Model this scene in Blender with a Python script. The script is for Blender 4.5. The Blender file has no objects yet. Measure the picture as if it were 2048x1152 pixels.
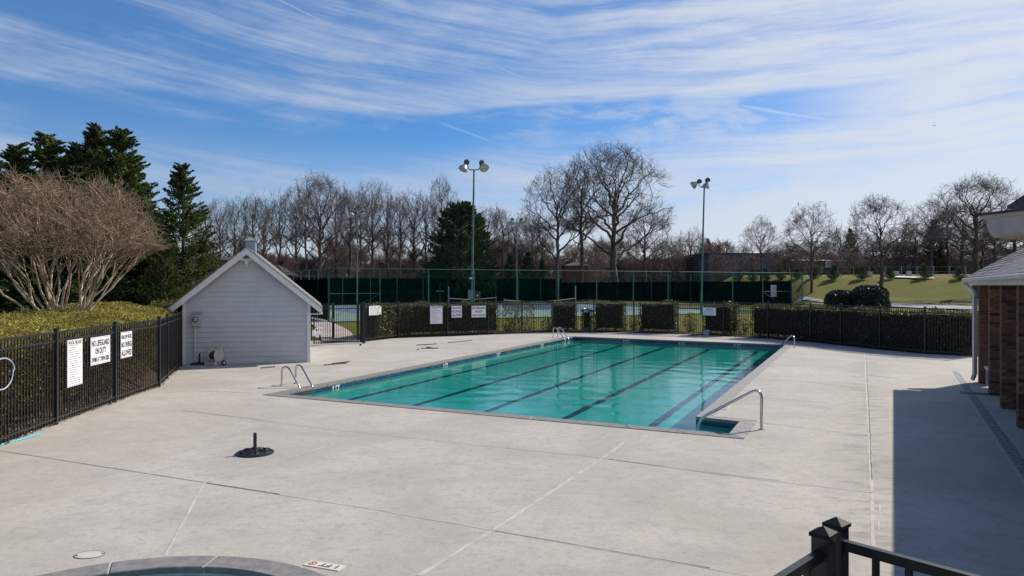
import bpy, bmesh, math, random
import numpy as np
from mathutils import Vector, Matrix
C = bpy.context.scene.collection
scene = bpy.context.scene
R = math.radians
rnd = random.Random(7)

# ------------------------------------------------------------------ camera, sky, sun, exposure
CAM_H, F = 2.7, 1460.0
CX, HY = 1024.0, 570.0                       # principal column and horizon row of the 2048 px photograph
cd = bpy.data.cameras.new('camera'); cam = bpy.data.objects.new('camera', cd); C.objects.link(cam)
cam.location = (0, 0, CAM_H); cam.rotation_euler = (R(90), 0, 0)
cd.sensor_width = 36; cd.lens = F / 2048 * 36; cd.shift_y = -(576 - HY) / 2048
cd.clip_start = 0.1; cd.clip_end = 9000
scene.camera = cam
SUN_AZ, SUN_EL = 35.0, 37.0                  # azimuth counted from +X towards +Y
sx, sy, sz = math.cos(R(SUN_EL)) * math.cos(R(SUN_AZ)), math.cos(R(SUN_EL)) * math.sin(R(SUN_AZ)), math.sin(R(SUN_EL))
ld = bpy.data.lights.new('sun', 'SUN'); sun = bpy.data.objects.new('sun', ld); C.objects.link(sun)
ld.energy = 4.9; ld.angle = R(0.5); ld.color = (1.0, 0.925, 0.82)
sun.rotation_euler = Vector((sx, sy, sz)).to_track_quat('Z', 'Y').to_euler()
sun.location = (20, 20, 30)
scene.view_settings.view_transform = 'Standard'; scene.view_settings.look = 'None'
scene.view_settings.exposure = 0.10; scene.view_settings.gamma = 1.0
scene.view_settings.use_curve_mapping = False
scene.render.engine = 'CYCLES'
scene.cycles.use_denoising = True
scene.cycles.max_bounces = 8; scene.cycles.transparent_max_bounces = 24
scene.cycles.caustics_reflective = False; scene.cycles.caustics_refractive = True
ld.cycles.is_caustics_light = True

class N:
    """tiny node-expression helper"""
    def __init__(s, tree): s.t = tree; s.l = tree.links
    def node(s, typ, **kw):
        n = s.t.nodes.new(typ)
        for k, v in kw.items(): setattr(n, k, v)
        return n
    def put(s, sock, v):
        if isinstance(v, bpy.types.NodeSocket): s.l.new(v, sock)
        else: sock.default_value = v
    def m(s, op, a, b=0.0, c=None, clamp=False):
        n = s.node('ShaderNodeMath', operation=op, use_clamp=clamp)
        s.put(n.inputs[0], a); s.put(n.inputs[1], b)
        if c is not None: s.put(n.inputs[2], c)
        return n.outputs[0]
    def smooth(s, x, a, b, lo=0.0, hi=1.0):
        n = s.node('ShaderNodeMapRange', interpolation_type='SMOOTHSTEP')
        s.put(n.inputs[0], x); s.put(n.inputs[1], a); s.put(n.inputs[2], b); s.put(n.inputs[3], lo); s.put(n.inputs[4], hi)
        return n.outputs[0]
    def xyz(s, x, y, z):
        n = s.node('ShaderNodeCombineXYZ'); s.put(n.inputs[0], x); s.put(n.inputs[1], y); s.put(n.inputs[2], z); return n.outputs[0]
    def noise(s, vec, scale, detail=4, rough=0.55, dist=0.0):
        n = s.node('ShaderNodeTexNoise')
        if vec is not None: s.l.new(vec, n.inputs['Vector'])
        n.inputs['Scale'].default_value = scale; n.inputs['Detail'].default_value = detail
        n.inputs['Roughness'].default_value = rough; n.inputs['Distortion'].default_value = dist
        return n.outputs[0]
    def mix(s, f, a, b, typ='MIX'):
        n = s.node('ShaderNodeMix', data_type='RGBA', blend_type=typ)
        s.put(n.inputs[0], f); s.put(n.inputs[6], a if isinstance(a, bpy.types.NodeSocket) else (*a, 1)[:4])
        s.put(n.inputs[7], b if isinstance(b, bpy.types.NodeSocket) else (*b, 1)[:4])
        return n.outputs[2]

w = bpy.data.worlds.new('World'); scene.world = w; w.use_nodes = True
wt = w.node_tree; wt.nodes.clear(); k = N(wt)
skyn = k.node('ShaderNodeTexSky', sky_type='NISHITA'); skyn.sun_disc = False
skyn.sun_elevation = R(SUN_EL); skyn.sun_rotation = R(90 - SUN_AZ); skyn.altitude = 200
skyn.air_density = 1.0; skyn.dust_density = 0.4; skyn.ozone_density = 2.5
tc = k.node('ShaderNodeTexCoord'); sep = k.node('ShaderNodeSeparateXYZ'); wt.links.new(tc.outputs['Generated'], sep.inputs[0])
X, Y, Z = sep.outputs
az = k.m('ARCTAN2', X, Y)                       # 0 ahead, + to the right
el = k.m('ARCSINE', Z)
def g(x, y): return ((x - CX) / F, (HY - y) / F)
warp = k.noise(k.xyz(k.m('MULTIPLY', az, 1.6), k.m('MULTIPLY', el, 3.0), 0.0), 1.4, 2)
elw = k.m('ADD', el, k.m('MULTIPLY', k.m('SUBTRACT', warp, 0.5), 0.035))
# streaks sink gently towards the middle from the left
elt = k.m('ADD', elw, k.m('MULTIPLY', k.m('MINIMUM', az, 0.05), 0.13))
streak = k.noise(k.xyz(k.m('MULTIPLY', az, 0.85), k.m('MULTIPLY', elt, 13.0), 3.3), 1.5, 9, 0.62, 0.25)
fine = k.noise(k.xyz(k.m('MULTIPLY', az, 1.7), k.m('MULTIPLY', elt, 30.0), 8.1), 2.2, 9, 0.72, 0.35)
puff = k.noise(k.xyz(k.m('MULTIPLY', az, 2.6), k.m('MULTIPLY', el, 7.5), 5.0), 2.0, 9, 0.66, 0.35)
wisp = k.m('ADD', k.m('ADD', k.m('MULTIPLY', streak, 0.50), k.m('MULTIPLY', fine, 0.25)), k.m('MULTIPLY', puff, 0.25))
right = k.smooth(az, -0.40, 0.60)               # the veil thickens towards the sun's side
dens = k.smooth(k.m('ADD', wisp, k.m('MULTIPLY', right, 0.13)), 0.44, 0.68)
cl = k.m('ADD', 0.17, k.m('MULTIPLY', dens, 0.80))
# long bank with a crisp underside, the clear lane below it
under = k.m('ADD', 0.232, k.m('ADD', k.m('MULTIPLY', k.m('SUBTRACT', warp, 0.5), 0.05), k.m('MULTIPLY', k.smooth(az, -0.12, 0.06), 0.012)))
up_ = k.m('SUBTRACT', el, under)
bank = k.m('MULTIPLY', k.m('MULTIPLY', k.smooth(up_, 0.0, 0.010), k.smooth(up_, 0.085, 0.004)), k.smooth(az, -0.50, 0.02, 0.15, 0.85))
bank = k.m('MULTIPLY', bank, k.smooth(fine, 0.30, 0.58, 0.55, 1.0))
cl = k.m('MAXIMUM', cl, bank)
lane = k.m('MULTIPLY', k.m('MULTIPLY', k.smooth(up_, 0.004, -0.006), k.smooth(up_, -0.075, -0.035)), k.m('MULTIPLY', k.smooth(az, 0.54, 0.30), k.smooth(az, -0.55, -0.05, 0.35, 1.0)))
cl = k.m('MULTIPLY', cl, k.m('SUBTRACT', 1.0, k.m('MULTIPLY', lane, k.smooth(puff, 0.62, 0.45, 0.35, 0.88))))
low = k.m('MULTIPLY', k.smooth(el, 0.172, 0.140), k.smooth(k.m('ADD', k.m('ADD', k.m('MULTIPLY', puff, 0.6), k.m('MULTIPLY', streak, 0.4)), k.m('MULTIPLY', az, 0.22)), 0.36, 0.60, 0.30, 0.90))
cl = k.m('MAXIMUM', cl, low)
horizon = k.smooth(el, 0.09, 0.0, 0.0, 0.55)
cl = k.m('MAXIMUM', cl, horizon)
# a few thin contrails
def trail(x0, y0, x1, y1, wd, strength):
    (a0, e0), (a1, e1) = g(x0, y0), g(x1, y1)
    dx, dy = a1 - a0, e1 - e0; L = math.hypot(dx, dy); dx /= L; dy /= L
    ax = k.m('SUBTRACT', az, a0); ey = k.m('SUBTRACT', el, e0)
    along = k.m('ADD', k.m('MULTIPLY', ax, dx), k.m('MULTIPLY', ey, dy))
    off = k.m('ABSOLUTE', k.m('ADD', k.m('ADD', k.m('MULTIPLY', ax, -dy), k.m('MULTIPLY', ey, dx)), k.m('MULTIPLY', k.m('SUBTRACT', fine, 0.5), wd * 1.5)))
    msk = k.m('MULTIPLY', k.smooth(along, 0.0, L * 0.25), k.smooth(along, L, L * 0.75))
    return k.m('MULTIPLY', k.m('MULTIPLY', k.smooth(off, wd, 0.0), msk), strength)
for a in ((330, -5, 480, 52, 0.003, 0.7), (520, 30, 690, 92, 0.0022, 0.7), (985, 143, 1060, 172, 0.0018, 0.6),
          (1430, 225, 1700, 290, 0.0045, 0.55), (1585, 0, 1700, 50, 0.008, 0.7), (860, 245, 1000, 292, 0.0025, 0.35)):
    cl = k.m('MAXIMUM', cl, trail(*a))
cl = k.m('MULTIPLY', cl, k.smooth(Z, -0.02, 0.0))
cl = k.m('MULTIPLY', cl, k.smooth(el, 1.1, 0.4, 0.25, 1.0), clamp=True)
hsv = k.node('ShaderNodeHueSaturation'); hsv.inputs['Saturation'].default_value = 1.5; hsv.inputs['Value'].default_value = 1.2
wt.links.new(skyn.outputs[0], hsv.inputs['Color'])
skyblue = k.mix(1.0, hsv.outputs[0], (1.12, 0.98, 1.12), 'MULTIPLY')
STR = 0.080
cloudcol = k.mix(right, (5.3, 6.3, 8.2), (8.4, 8.9, 9.9))
col = k.mix(k.m('MULTIPLY', cl, 0.95), skyblue, cloudcol)
bg = k.node('ShaderNodeBackground'); wt.links.new(col, bg.inputs[0]); bg.inputs[1].default_value = STR
out = k.node('ShaderNodeOutputWorld'); wt.links.new(bg.outputs[0], out.inputs[0])

# ------------------------------------------------------------------ helpers
def G(px, py, z=0.0):
    """the point at height z seen at photograph pixel (px, py)"""
    d = F * (CAM_H - z) / (py - HY)
    return Vector(((px - CX) / F * d, d, z))
def P(px, py, d):
    """the point at distance d seen at pixel (px, py)"""
    return Vector(((px - CX) / F * d, d, CAM_H - (py - HY) / F * d))
def smooth(x, a, b):
    t = np.clip((x - a) / (b - a), 0, 1); return t * t * (3 - 2 * t)

def tag(o, label=None, cat=None, group=None, kind=None):
    if label: o['label'] = label
    if cat: o['category'] = cat
    if group: o['group'] = group
    if kind: o['kind'] = kind
    return o
def empty(name, loc, label=None, cat=None, group=None, kind=None, rz=0):
    o = bpy.data.objects.new(name, None); C.objects.link(o); o.location = loc; o.rotation_euler.z = rz
    o.empty_display_size = 0.2
    return tag(o, label, cat, group, kind)
def link(name, me, parent=None, m=None, loc=None):
    o = bpy.data.objects.new(name, me); C.objects.link(o)
    if m is not None and not me.materials: me.materials.append(m)
    if parent is not None: o.parent = parent; 
    if loc is not None: o.location = loc
    return o
def world_child(o, parent):
    """mesh data written in world coordinates, parented without moving"""
    o.parent = parent; o.matrix_parent_inverse = Matrix.Translation(parent.location).inverted() if not parent.parent else (Matrix.Translation(parent.location)).inverted()
    return o
class MB:
    def __init__(s): s.v = []; s.f = []
    def add(s, vs, fs):
        b = len(s.v); s.v += [tuple(v) for v in vs]; s.f += [tuple(i + b for i in f) for f in fs]; return s
    def box(s, c, size, ax=None, ay=None, az_=None):
        c = Vector(c); ax = Vector(ax or (1, 0, 0)).normalized(); ay = Vector(ay or (-ax.y, ax.x, 0)).normalized(); az_ = Vector(az_) if az_ else ax.cross(ay)
        hx, hy, hz = [q / 2 for q in size]
        vs = [c + ax * (i * hx) + ay * (j * hy) + az_ * (l * hz) for i in (-1, 1) for j in (-1, 1) for l in (-1, 1)]
        return s.add(vs, [(0, 1, 3, 2), (4, 6, 7, 5), (0, 4, 5, 1), (2, 3, 7, 6), (0, 2, 6, 4), (1, 5, 7, 3)])
    def bar(s, a, b, w_, h_, up=(0, 0, 1)):
        a, b = Vector(a), Vector(b); d = b - a; L = d.length
        if L < 1e-6: return s
        d /= L; up = Vector(up)
        if abs(d.dot(up)) > 0.98: up = Vector((1, 0, 0))
        side = d.cross(up).normalized(); u2 = side.cross(d)
        return s.box((a + b) / 2, (L, w_, h_), d, side, u2)
    def prism(s, poly, z0, z1):
        n = len(poly)
        s.add([(p[0], p[1], z0) for p in poly] + [(p[0], p[1], z1) for p in poly],
              [tuple(range(n))[::-1], tuple(range(n, 2 * n))] + [(i, (i + 1) % n, (i + 1) % n + n, i + n) for i in range(n)])
        return s
    def tube(s, pts, r, n=8, caps=True):
        pts = [Vector(p) for p in pts]; rs = r if isinstance(r, (list, tuple)) else [r] * len(pts)
        b = len(s.v); prev = None
        for i, p in enumerate(pts):
            d = (pts[min(i + 1, len(pts) - 1)] - pts[max(i - 1, 0)]).normalized()
            if prev is None:
                a = Vector((0, 0, 1)) if abs(d.z) < 0.9 else Vector((1, 0, 0)); u = d.cross(a).normalized()
            else: u = (prev - d * prev.dot(d)).normalized()
            prev = u; v = d.cross(u)
            for j in range(n):
                t = 2 * math.pi * j / n; s.v.append(tuple(p + (u * math.cos(t) + v * math.sin(t)) * rs[i]))
        for i in range(len(pts) - 1):
            for j in range(n):
                a0 = b + i * n + j; a1 = b + i * n + (j + 1) % n; s.f.append((a0, a1, a1 + n, a0 + n))
        if caps: s.f.append(tuple(range(b, b + n))[::-1]); s.f.append(tuple(range(b + (len(pts) - 1) * n, b + len(pts) * n)))
        return s
    def lathe(s, prof, c=(0, 0, 0), n=24, axis=None):
        c = Vector(c); b = len(s.v)
        q = Vector(axis).to_track_quat('Z', 'Y') if axis is not None else None
        for r, z in prof:
            for j in range(n):
                t = 2 * math.pi * j / n; p = Vector((r * math.cos(t), r * math.sin(t), z))
                if q: p = q @ p
                s.v.append(tuple(c + p))
        for i in range(len(prof) - 1):
            for j in range(n):
                a0 = b + i * n + j; a1 = b + i * n + (j + 1) % n; s.f.append((a0, a1, a1 + n, a0 + n))
        return s
    def mesh(s, name, smooth_=False):
        me = bpy.data.meshes.new(name); me.from_pydata(s.v, [], s.f); me.update()
        if smooth_:
            me.shade_smooth() if hasattr(me, 'shade_smooth') else None
            try: me.set_sharp_from_angle(angle=R(40))
            except Exception: pass
        return me
    def build(s, name, m, parent=None, smooth_=False, bevel=0, world=True):
        me = s.mesh(name, smooth_); me.materials.append(m)
        o = bpy.data.objects.new(name, me); C.objects.link(o)
        if bevel:
            bm = bmesh.new(); bm.from_mesh(me); bmesh.ops.recalc_face_normals(bm, faces=bm.faces)
            bmesh.ops.bevel(bm, geom=bm.edges[:], offset=bevel, segments=1, affect='EDGES'); bm.to_mesh(me); bm.free()
        if parent is not None:
            o.parent = parent
            if world:
                mw = Matrix.Translation(Vector((0, 0, 0))); p = parent
                chain = []
                while p: chain.append(p); p = p.parent
                for q in reversed(chain): mw = mw @ q.matrix_parent_inverse @ q.matrix_basis
                o.matrix_parent_inverse = mw.inverted()
        return o
def np_mesh(name, verts, faces, smooth_=False):
    verts = np.asarray(verts, dtype=np.float32).reshape(-1, 3); faces = np.asarray(faces, dtype=np.int32); n, kk = faces.shape
    me = bpy.data.meshes.new(name)
    me.vertices.add(len(verts)); me.vertices.foreach_set('co', verts.ravel())
    me.loops.add(n * kk); me.loops.foreach_set('vertex_index', faces.ravel())
    me.polygons.add(n); me.polygons.foreach_set('loop_start', np.arange(0, n * kk, kk, dtype=np.int32))
    me.update(calc_edges=True)
    if smooth_: me.shade_smooth()
    return me
def round_path(pts, rad, n=5):
    pts = [Vector(p) for p in pts]; out_ = [pts[0]]
    for i in range(1, len(pts) - 1):
        a, b, c = pts[i - 1], pts[i], pts[i + 1]
        r1 = min(rad, (a - b).length * 0.48, (c - b).length * 0.48)
        p0 = b + (a - b).normalized() * r1; p1 = b + (c - b).normalized() * r1
        for j in range(n + 1):
            t = j / n; out_.append(p0 * (1 - t) ** 2 + b * 2 * t * (1 - t) + p1 * t * t)
    return out_ + [pts[-1]]

# ------------------------------------------------------------------ materials
def mat(name, col=(0.5, 0.5, 0.5), rough=0.6, metal=0.0, var=0.0, vscale=4.0, bump=0.0, bscale=60.0, island=None, spec=0.5, coat=0.0):
    m = bpy.data.materials.new(name); m.use_nodes = True; t = m.node_tree; b = t.nodes['Principled BSDF']; q = N(t)
    b.inputs['Roughness'].default_value = rough; b.inputs['Metallic'].default_value = metal
    b.inputs['Specular IOR Level'].default_value = spec; b.inputs['Coat Weight'].default_value = coat
    tc_ = q.node('ShaderNodeTexCoord').outputs['Object']
    c = None
    if island:                                           # list of colours picked per leaf / piece
        geo = q.node('ShaderNodeNewGeometry'); cr = q.node('ShaderNodeValToRGB'); e = cr.color_ramp
        while len(e.elements) < len(island): e.elements.new(0.5)
        for i, cc in enumerate(island): e.elements[i].position = i / (len(island) - 1); e.elements[i].color = (*cc, 1)
        t.links.new(geo.outputs['Random Per Island'], cr.inputs[0]); c = cr.outputs[0]
    if var > 0:
        nz = q.noise(tc_, vscale, 6, 0.6); f = q.smooth(nz, 0.3, 0.7)
        base = c if c is not None else tuple(col)
        if c is not None:
            mul = q.node('ShaderNodeHueSaturation'); t.links.new(c, mul.inputs['Color']); q.put(mul.inputs['Value'], q.smooth(nz, 0.3, 0.7, 1 - var, 1 + var)); c = mul.outputs[0]
        else:
            c = q.mix(f, tuple(x * (1 - var) for x in col), tuple(min(1, x * (1 + var)) for x in col))
    if c is not None: t.links.new(c, b.inputs['Base Color'])
    else: b.inputs['Base Color'].default_value = (*col, 1)
    if bump > 0:
        bn = q.node('ShaderNodeBump'); bn.inputs['Strength'].default_value = bump; bn.inputs['Distance'].default_value = 0.01
        t.links.new(q.noise(tc_, bscale, 5, 0.6), bn.inputs['Height']); t.links.new(bn.outputs[0], b.inputs['Normal'])
    return m
def leafmat(name, cols, rough=0.5, trans=0.25, var=0.25, vscale=0.8, spec=0.5):
    m = mat(name, island=cols, rough=rough, var=var, vscale=vscale, spec=spec); t = m.node_tree
    b = t.nodes['Principled BSDF']; o = t.nodes['Material Output']
    tr = t.nodes.new('ShaderNodeBsdfTranslucent'); mx = t.nodes.new('ShaderNodeMixShader'); mx.inputs[0].default_value = trans
    src = b.inputs['Base Color'].links[0].from_socket; t.links.new(src, tr.inputs[0])
    t.links.new(b.outputs[0], mx.inputs[1]); t.links.new(tr.outputs[0], mx.inputs[2]); t.links.new(mx.outputs[0], o.inputs[0])
    return m

M = {}
def concrete_material():
    m = bpy.data.materials.new('brushed_concrete'); m.use_nodes = True; t = m.node_tree; b = t.nodes['Principled BSDF']; q = N(t)
    co = q.node('ShaderNodeTexCoord').outputs['Object']
    mp = q.node('ShaderNodeMapping'); mp.inputs['Rotation'].default_value = (0, 0, R(27)); mp.inputs['Scale'].default_value = (0.6, 1.7, 1)
    t.links.new(co, mp.inputs[0])
    big = q.noise(co, 0.35, 5, 0.62, 0.6); mid = q.noise(co, 1.7, 7, 0.68, 0.8); fin = q.noise(co, 90, 3, 0.7)
    brush = q.noise(mp.outputs[0], 1.6, 8, 0.72, 0.4)
    speck = q.noise(co, 17, 5, 0.8)
    c = q.mix(q.smooth(big, 0.3, 0.7), (0.375, 0.340, 0.288), (0.505, 0.462, 0.400))
    c = q.mix(q.m('MULTIPLY', q.smooth(mid, 0.46, 0.68), 0.50), c, (0.33, 0.30, 0.27))
    c = q.mix(q.m('MULTIPLY', q.smooth(brush, 0.5, 0.85), 0.28), c, (0.29, 0.275, 0.255))
    c = q.mix(q.m('MULTIPLY', q.smooth(brush, 0.46, 0.2), 0.2), c, (0.56, 0.54, 0.51))
    c = q.mix(q.m('MULTIPLY', q.smooth(speck, 0.48, 0.66), 0.42), c, (0.24, 0.22, 0.20))
    c = q.mix(q.m('MULTIPLY', q.smooth(fin, 0.40, 0.62), 0.30), c, (0.58, 0.55, 0.52))
    mott = q.noise(co, 6.5, 6, 0.75)
    c = q.mix(q.m('MULTIPLY', q.smooth(mott, 0.50, 0.66), 0.48), c, (0.30, 0.275, 0.25))
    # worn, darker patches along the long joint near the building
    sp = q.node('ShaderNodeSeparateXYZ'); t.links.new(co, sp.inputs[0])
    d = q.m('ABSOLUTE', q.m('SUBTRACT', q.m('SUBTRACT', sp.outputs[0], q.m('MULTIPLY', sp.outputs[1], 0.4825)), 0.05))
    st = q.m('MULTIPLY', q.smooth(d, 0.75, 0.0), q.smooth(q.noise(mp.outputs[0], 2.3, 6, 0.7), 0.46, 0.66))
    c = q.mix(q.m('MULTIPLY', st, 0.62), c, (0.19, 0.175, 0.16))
    t.links.new(c, b.inputs['Base Color']); b.inputs['Roughness'].default_value = 0.85; b.inputs['Specular IOR Level'].default_value = 0.3
    bn = q.node('ShaderNodeBump'); bn.inputs['Strength'].default_value = 0.35; bn.inputs['Distance'].default_value = 0.004
    t.links.new(q.m('ADD', fin, brush), bn.inputs['Height']); t.links.new(bn.outputs[0], b.inputs['Normal'])
    return m
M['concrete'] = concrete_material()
def ground_material():
    m = bpy.data.materials.new('grass_ground'); m.use_nodes = True; t = m.node_tree; b = t.nodes['Principled BSDF']; q = N(t)
    co = q.node('ShaderNodeTexCoord').outputs['Object']
    sp = q.node('ShaderNodeSeparateXYZ'); t.links.new(co, sp.inputs[0])
    big = q.noise(co, 0.12, 6, 0.65, 0.5); mid = q.noise(co, 0.9, 6, 0.7); fin = q.noise(co, 9.0, 5, 0.75)
    mp = q.node('ShaderNodeMapping'); mp.inputs['Scale'].default_value = (0.25, 2.2, 1); mp.inputs['Rotation'].default_value = (0, 0, R(-14)); t.links.new(co, mp.inputs[0])
    mow = q.noise(mp.outputs[0], 0.7, 5, 0.65)
    c = q.mix(q.smooth(big, 0.32, 0.68), (0.085, 0.112, 0.014), (0.165, 0.145, 0.034))
    c = q.mix(q.m('MULTIPLY', q.smooth(mow, 0.42, 0.7), 0.5), c, (0.20, 0.15, 0.05))
    c = q.mix(q.m('MULTIPLY', q.smooth(mid, 0.5, 0.8), 0.5), c, (0.085, 0.125, 0.022))
    c = q.mix(q.m('MULTIPLY', q.smooth(fin, 0.5, 0.75), 0.4), c, (0.20, 0.18, 0.05))
    c = q.mix(q.m('MULTIPLY', q.smooth(fin, 0.5, 0.25), 0.45), c, (0.05, 0.07, 0.014))
    wood = q.m('MAXIMUM', q.smooth(sp.outputs[1], 96, 104), q.smooth(q.m('ADD', sp.outputs[0], q.m('MULTIPLY', mid, 2)), -9.0, -10.5))
    litter = q.mix(q.smooth(fin, 0.35, 0.7), (0.06, 0.038, 0.024), (0.16, 0.10, 0.06))
    c = q.mix(wood, c, litter)
    t.links.new(c, b.inputs['Base Color']); b.inputs['Roughness'].default_value = 0.95; b.inputs['Specular IOR Level'].default_value = 0.1
    bn = q.node('ShaderNodeBump'); bn.inputs['Strength'].default_value = 0.8; bn.inputs['Distance'].default_value = 0.06
    t.links.new(fin, bn.inputs['Height']); t.links.new(bn.outputs[0], b.inputs['Normal'])
    return m
M['ground'] = ground_material()
def water_material(name, tint, rip=1.0):
    m = bpy.data.materials.new(name); m.use_nodes = True; t = m.node_tree; t.nodes.clear(); q = N(t)
    co = q.node('ShaderNodeTexCoord').outputs['Object']
    mp = q.node('ShaderNodeMapping'); mp.inputs['Scale'].default_value = (0.55, 1.5, 1); mp.inputs['Rotation'].default_value = (0, 0, R(10)); t.links.new(co, mp.inputs[0])
    a = q.noise(mp.outputs[0], 2.2, 4, 0.55, 0.8); b_ = q.noise(mp.outputs[0], 9.0, 3, 0.6, 0.5); calm = q.smooth(q.noise(co, 0.22, 2), 0.35, 0.65, 0.45, 1.0)
    h = q.m('MULTIPLY', q.m('ADD', a, q.m('MULTIPLY', b_, 0.22)), calm)
    bn = q.node('ShaderNodeBump'); bn.inputs['Strength'].default_value = 0.35 * rip; bn.inputs['Distance'].default_value = 0.018; t.links.new(h, bn.inputs['Height'])
    tr = q.node('ShaderNodeBsdfRefraction'); tr.inputs[0].default_value = (*tint, 1); tr.inputs['Roughness'].default_value = 0.0; tr.inputs['IOR'].default_value = 1.33
    gl = q.node('ShaderNodeBsdfGlossy'); gl.inputs['Roughness'].default_value = 0.02; t.links.new(bn.outputs[0], gl.inputs['Normal'])
    lw = q.node('ShaderNodeLayerWeight'); t.links.new(bn.outputs[0], lw.inputs['Normal'])      # Schlick reflectance, the same from both sides
    fr = q.m('ADD', 0.02, q.m('MULTIPLY', q.m('POWER', lw.outputs['Facing'], 5.0), 0.98))
    mx = q.node('ShaderNodeMixShader'); t.links.new(fr, mx.inputs[0]); t.links.new(tr.outputs[0], mx.inputs[1]); t.links.new(gl.outputs[0], mx.inputs[2])
    o = q.node('ShaderNodeOutputMaterial'); t.links.new(mx.outputs[0], o.inputs[0]); return m
M['water'] = water_material('pool_water', (0.22, 0.84, 0.81))
M['wade_water'] = water_material('wading_water', (0.35, 0.75, 0.80), 0.5)
def veil(name, col, alpha, rough=0.8):
    m = bpy.data.materials.new(name); m.use_nodes = True; t = m.node_tree; b = t.nodes['Principled BSDF']; o = t.nodes['Material Output']; q = N(t)
    co = q.node('ShaderNodeTexCoord').outputs['Object']
    nz = q.noise(co, 0.9, 4, 0.6)
    t.links.new(q.mix(q.smooth(nz, 0.3, 0.7), tuple(x * 0.7 for x in col), tuple(x * 1.3 for x in col)), b.inputs['Base Color'])
    b.inputs['Roughness'].default_value = rough; b.inputs['Specular IOR Level'].default_value = 0.0
    tr = q.node('ShaderNodeBsdfTransparent'); mx = q.node('ShaderNodeMixShader'); mx.inputs[0].default_value = alpha
    t.links.new(tr.outputs[0], mx.inputs[1]); t.links.new(b.outputs[0], mx.inputs[2]); t.links.new(mx.outputs[0], o.inputs[0]); return m
M['chainlink'] = veil('green_chain_link', (0.008, 0.06, 0.042), 0.12)
M['screen'] = veil('dark_windscreen_fabric', (0.002, 0.0045, 0.006), 0.985)
M['black'] = mat('black_powder_coat', (0.012, 0.014, 0.016), 0.38, var=0.25, vscale=5)
M['capblack'] = mat('black_cap_plastic', (0.012, 0.014, 0.016), 0.6, spec=0.15)
M['green_pipe'] = mat('green_coated_pipe', (0.03, 0.15, 0.11), 0.45, var=0.3)
M['pole'] = mat('weathered_green_pole', (0.09, 0.16, 0.14), 0.55, var=0.35, vscale=1.2)
M['steel'] = mat('stainless_steel', (0.62, 0.58, 0.54), 0.22, 1.0, var=0.12)
M['siding'] = mat('pale_blue_grey_siding', (0.52, 0.54, 0.57), 0.7, var=0.05, vscale=3, bump=0.1, bscale=40)
M['trim'] = mat('white_painted_trim', (0.74, 0.75, 0.76), 0.55, var=0.05, vscale=6)
M['roofgrey'] = mat('grey_asphalt_shingle', (0.19, 0.185, 0.17), 0.95, var=0.35, vscale=14, bump=0.6, bscale=120)
M['roofdark'] = mat('dark_shingle', (0.055, 0.055, 0.06), 0.95, var=0.4, vscale=9, bump=0.5, bscale=120)
M['verdigris'] = mat('green_metal_cap', (0.22, 0.30, 0.25), 0.6, var=0.2)
M['coping'] = mat('grey_cast_coping', (0.205, 0.20, 0.20), 0.85, var=0.2, vscale=9, bump=0.3, bscale=150, island=[(0.17, 0.165, 0.165), (0.24, 0.235, 0.23), (0.20, 0.19, 0.185)])
M['copingpale'] = mat('pale_cast_coping', (0.30, 0.285, 0.27), 0.85, var=0.18, vscale=9, bump=0.3, bscale=150)
M['mortar'] = mat('pale_joint_mortar', (0.52, 0.50, 0.47), 0.9, var=0.15, vscale=10)
M['crack'] = mat('dark_open_joint', (0.17, 0.155, 0.14), 0.95, var=0.3, vscale=10)
M['caulk'] = mat('pale_joint_caulk', (0.50, 0.46, 0.405), 0.85, var=0.18, vscale=5)
M['plaster'] = mat('pool_plaster', (0.70, 0.80, 0.74), 0.8, var=0.07, vscale=1.5)
M['tile'] = mat('blue_glazed_tile', rough=0.12, island=[(0.004, 0.035, 0.10), (0.008, 0.06, 0.15), (0.006, 0.05, 0.09), (0.01, 0.09, 0.17)], var=0.1)
M['laneline'] = mat('dark_lane_tile', (0.025, 0.065, 0.10), 0.5, var=0.3, vscale=8)
M['white'] = mat('white_plastic', (0.78, 0.78, 0.78), 0.4)
M['signwhite'] = mat('white_sign_face', (0.80, 0.81, 0.83), 0.4, var=0.03)
M['ink'] = mat('black_print', (0.01, 0.01, 0.015), 0.6)
M['red'] = mat('red_print', (0.5, 0.02, 0.02), 0.6)
M['castiron'] = mat('black_cast_iron', (0.016, 0.018, 0.018), 0.42, var=0.5, vscale=16, bump=0.8, bscale=40)
M['galv'] = mat('galvanised_grey_box', (0.25, 0.30, 0.34), 0.45, 0.3, var=0.15)
M['lampgrey'] = mat('grey_lamp_metal', (0.30, 0.34, 0.35), 0.35, 0.4, var=0.25, vscale=7)
M['lampdark'] = mat('dark_lamp_ballast', (0.05, 0.07, 0.07), 0.5, var=0.3, vscale=7)
M['court'] = mat('pale_green_court_surface', (0.17, 0.27, 0.22), 0.8, var=0.1, vscale=0.6)
M['courtblue'] = mat('blue_court_surface', (0.08, 0.145, 0.24), 0.8, var=0.1, vscale=0.6)
M['courtline'] = mat('white_court_line', (0.75, 0.75, 0.75), 0.8)
M['asphalt'] = mat('grey_worn_road', (0.27, 0.265, 0.275), 0.9, var=0.18, vscale=1.2, bump=0.3, bscale=30)
M['kerb'] = mat('dark_kerb_edge', (0.12, 0.11, 0.10), 0.9, var=0.3, vscale=2)
M['pathc'] = mat('pale_path_concrete', (0.46, 0.40, 0.35), 0.9, var=0.15, vscale=1.3, bump=0.2, bscale=60)
M['mulch'] = mat('brown_leaf_mulch', (0.10, 0.065, 0.042), 0.95, var=0.6, vscale=22, bump=1.0, bscale=26)
M['piermortar'] = mat('brown_grey_mortar', (0.20, 0.16, 0.13), 0.95, var=0.2)
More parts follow.
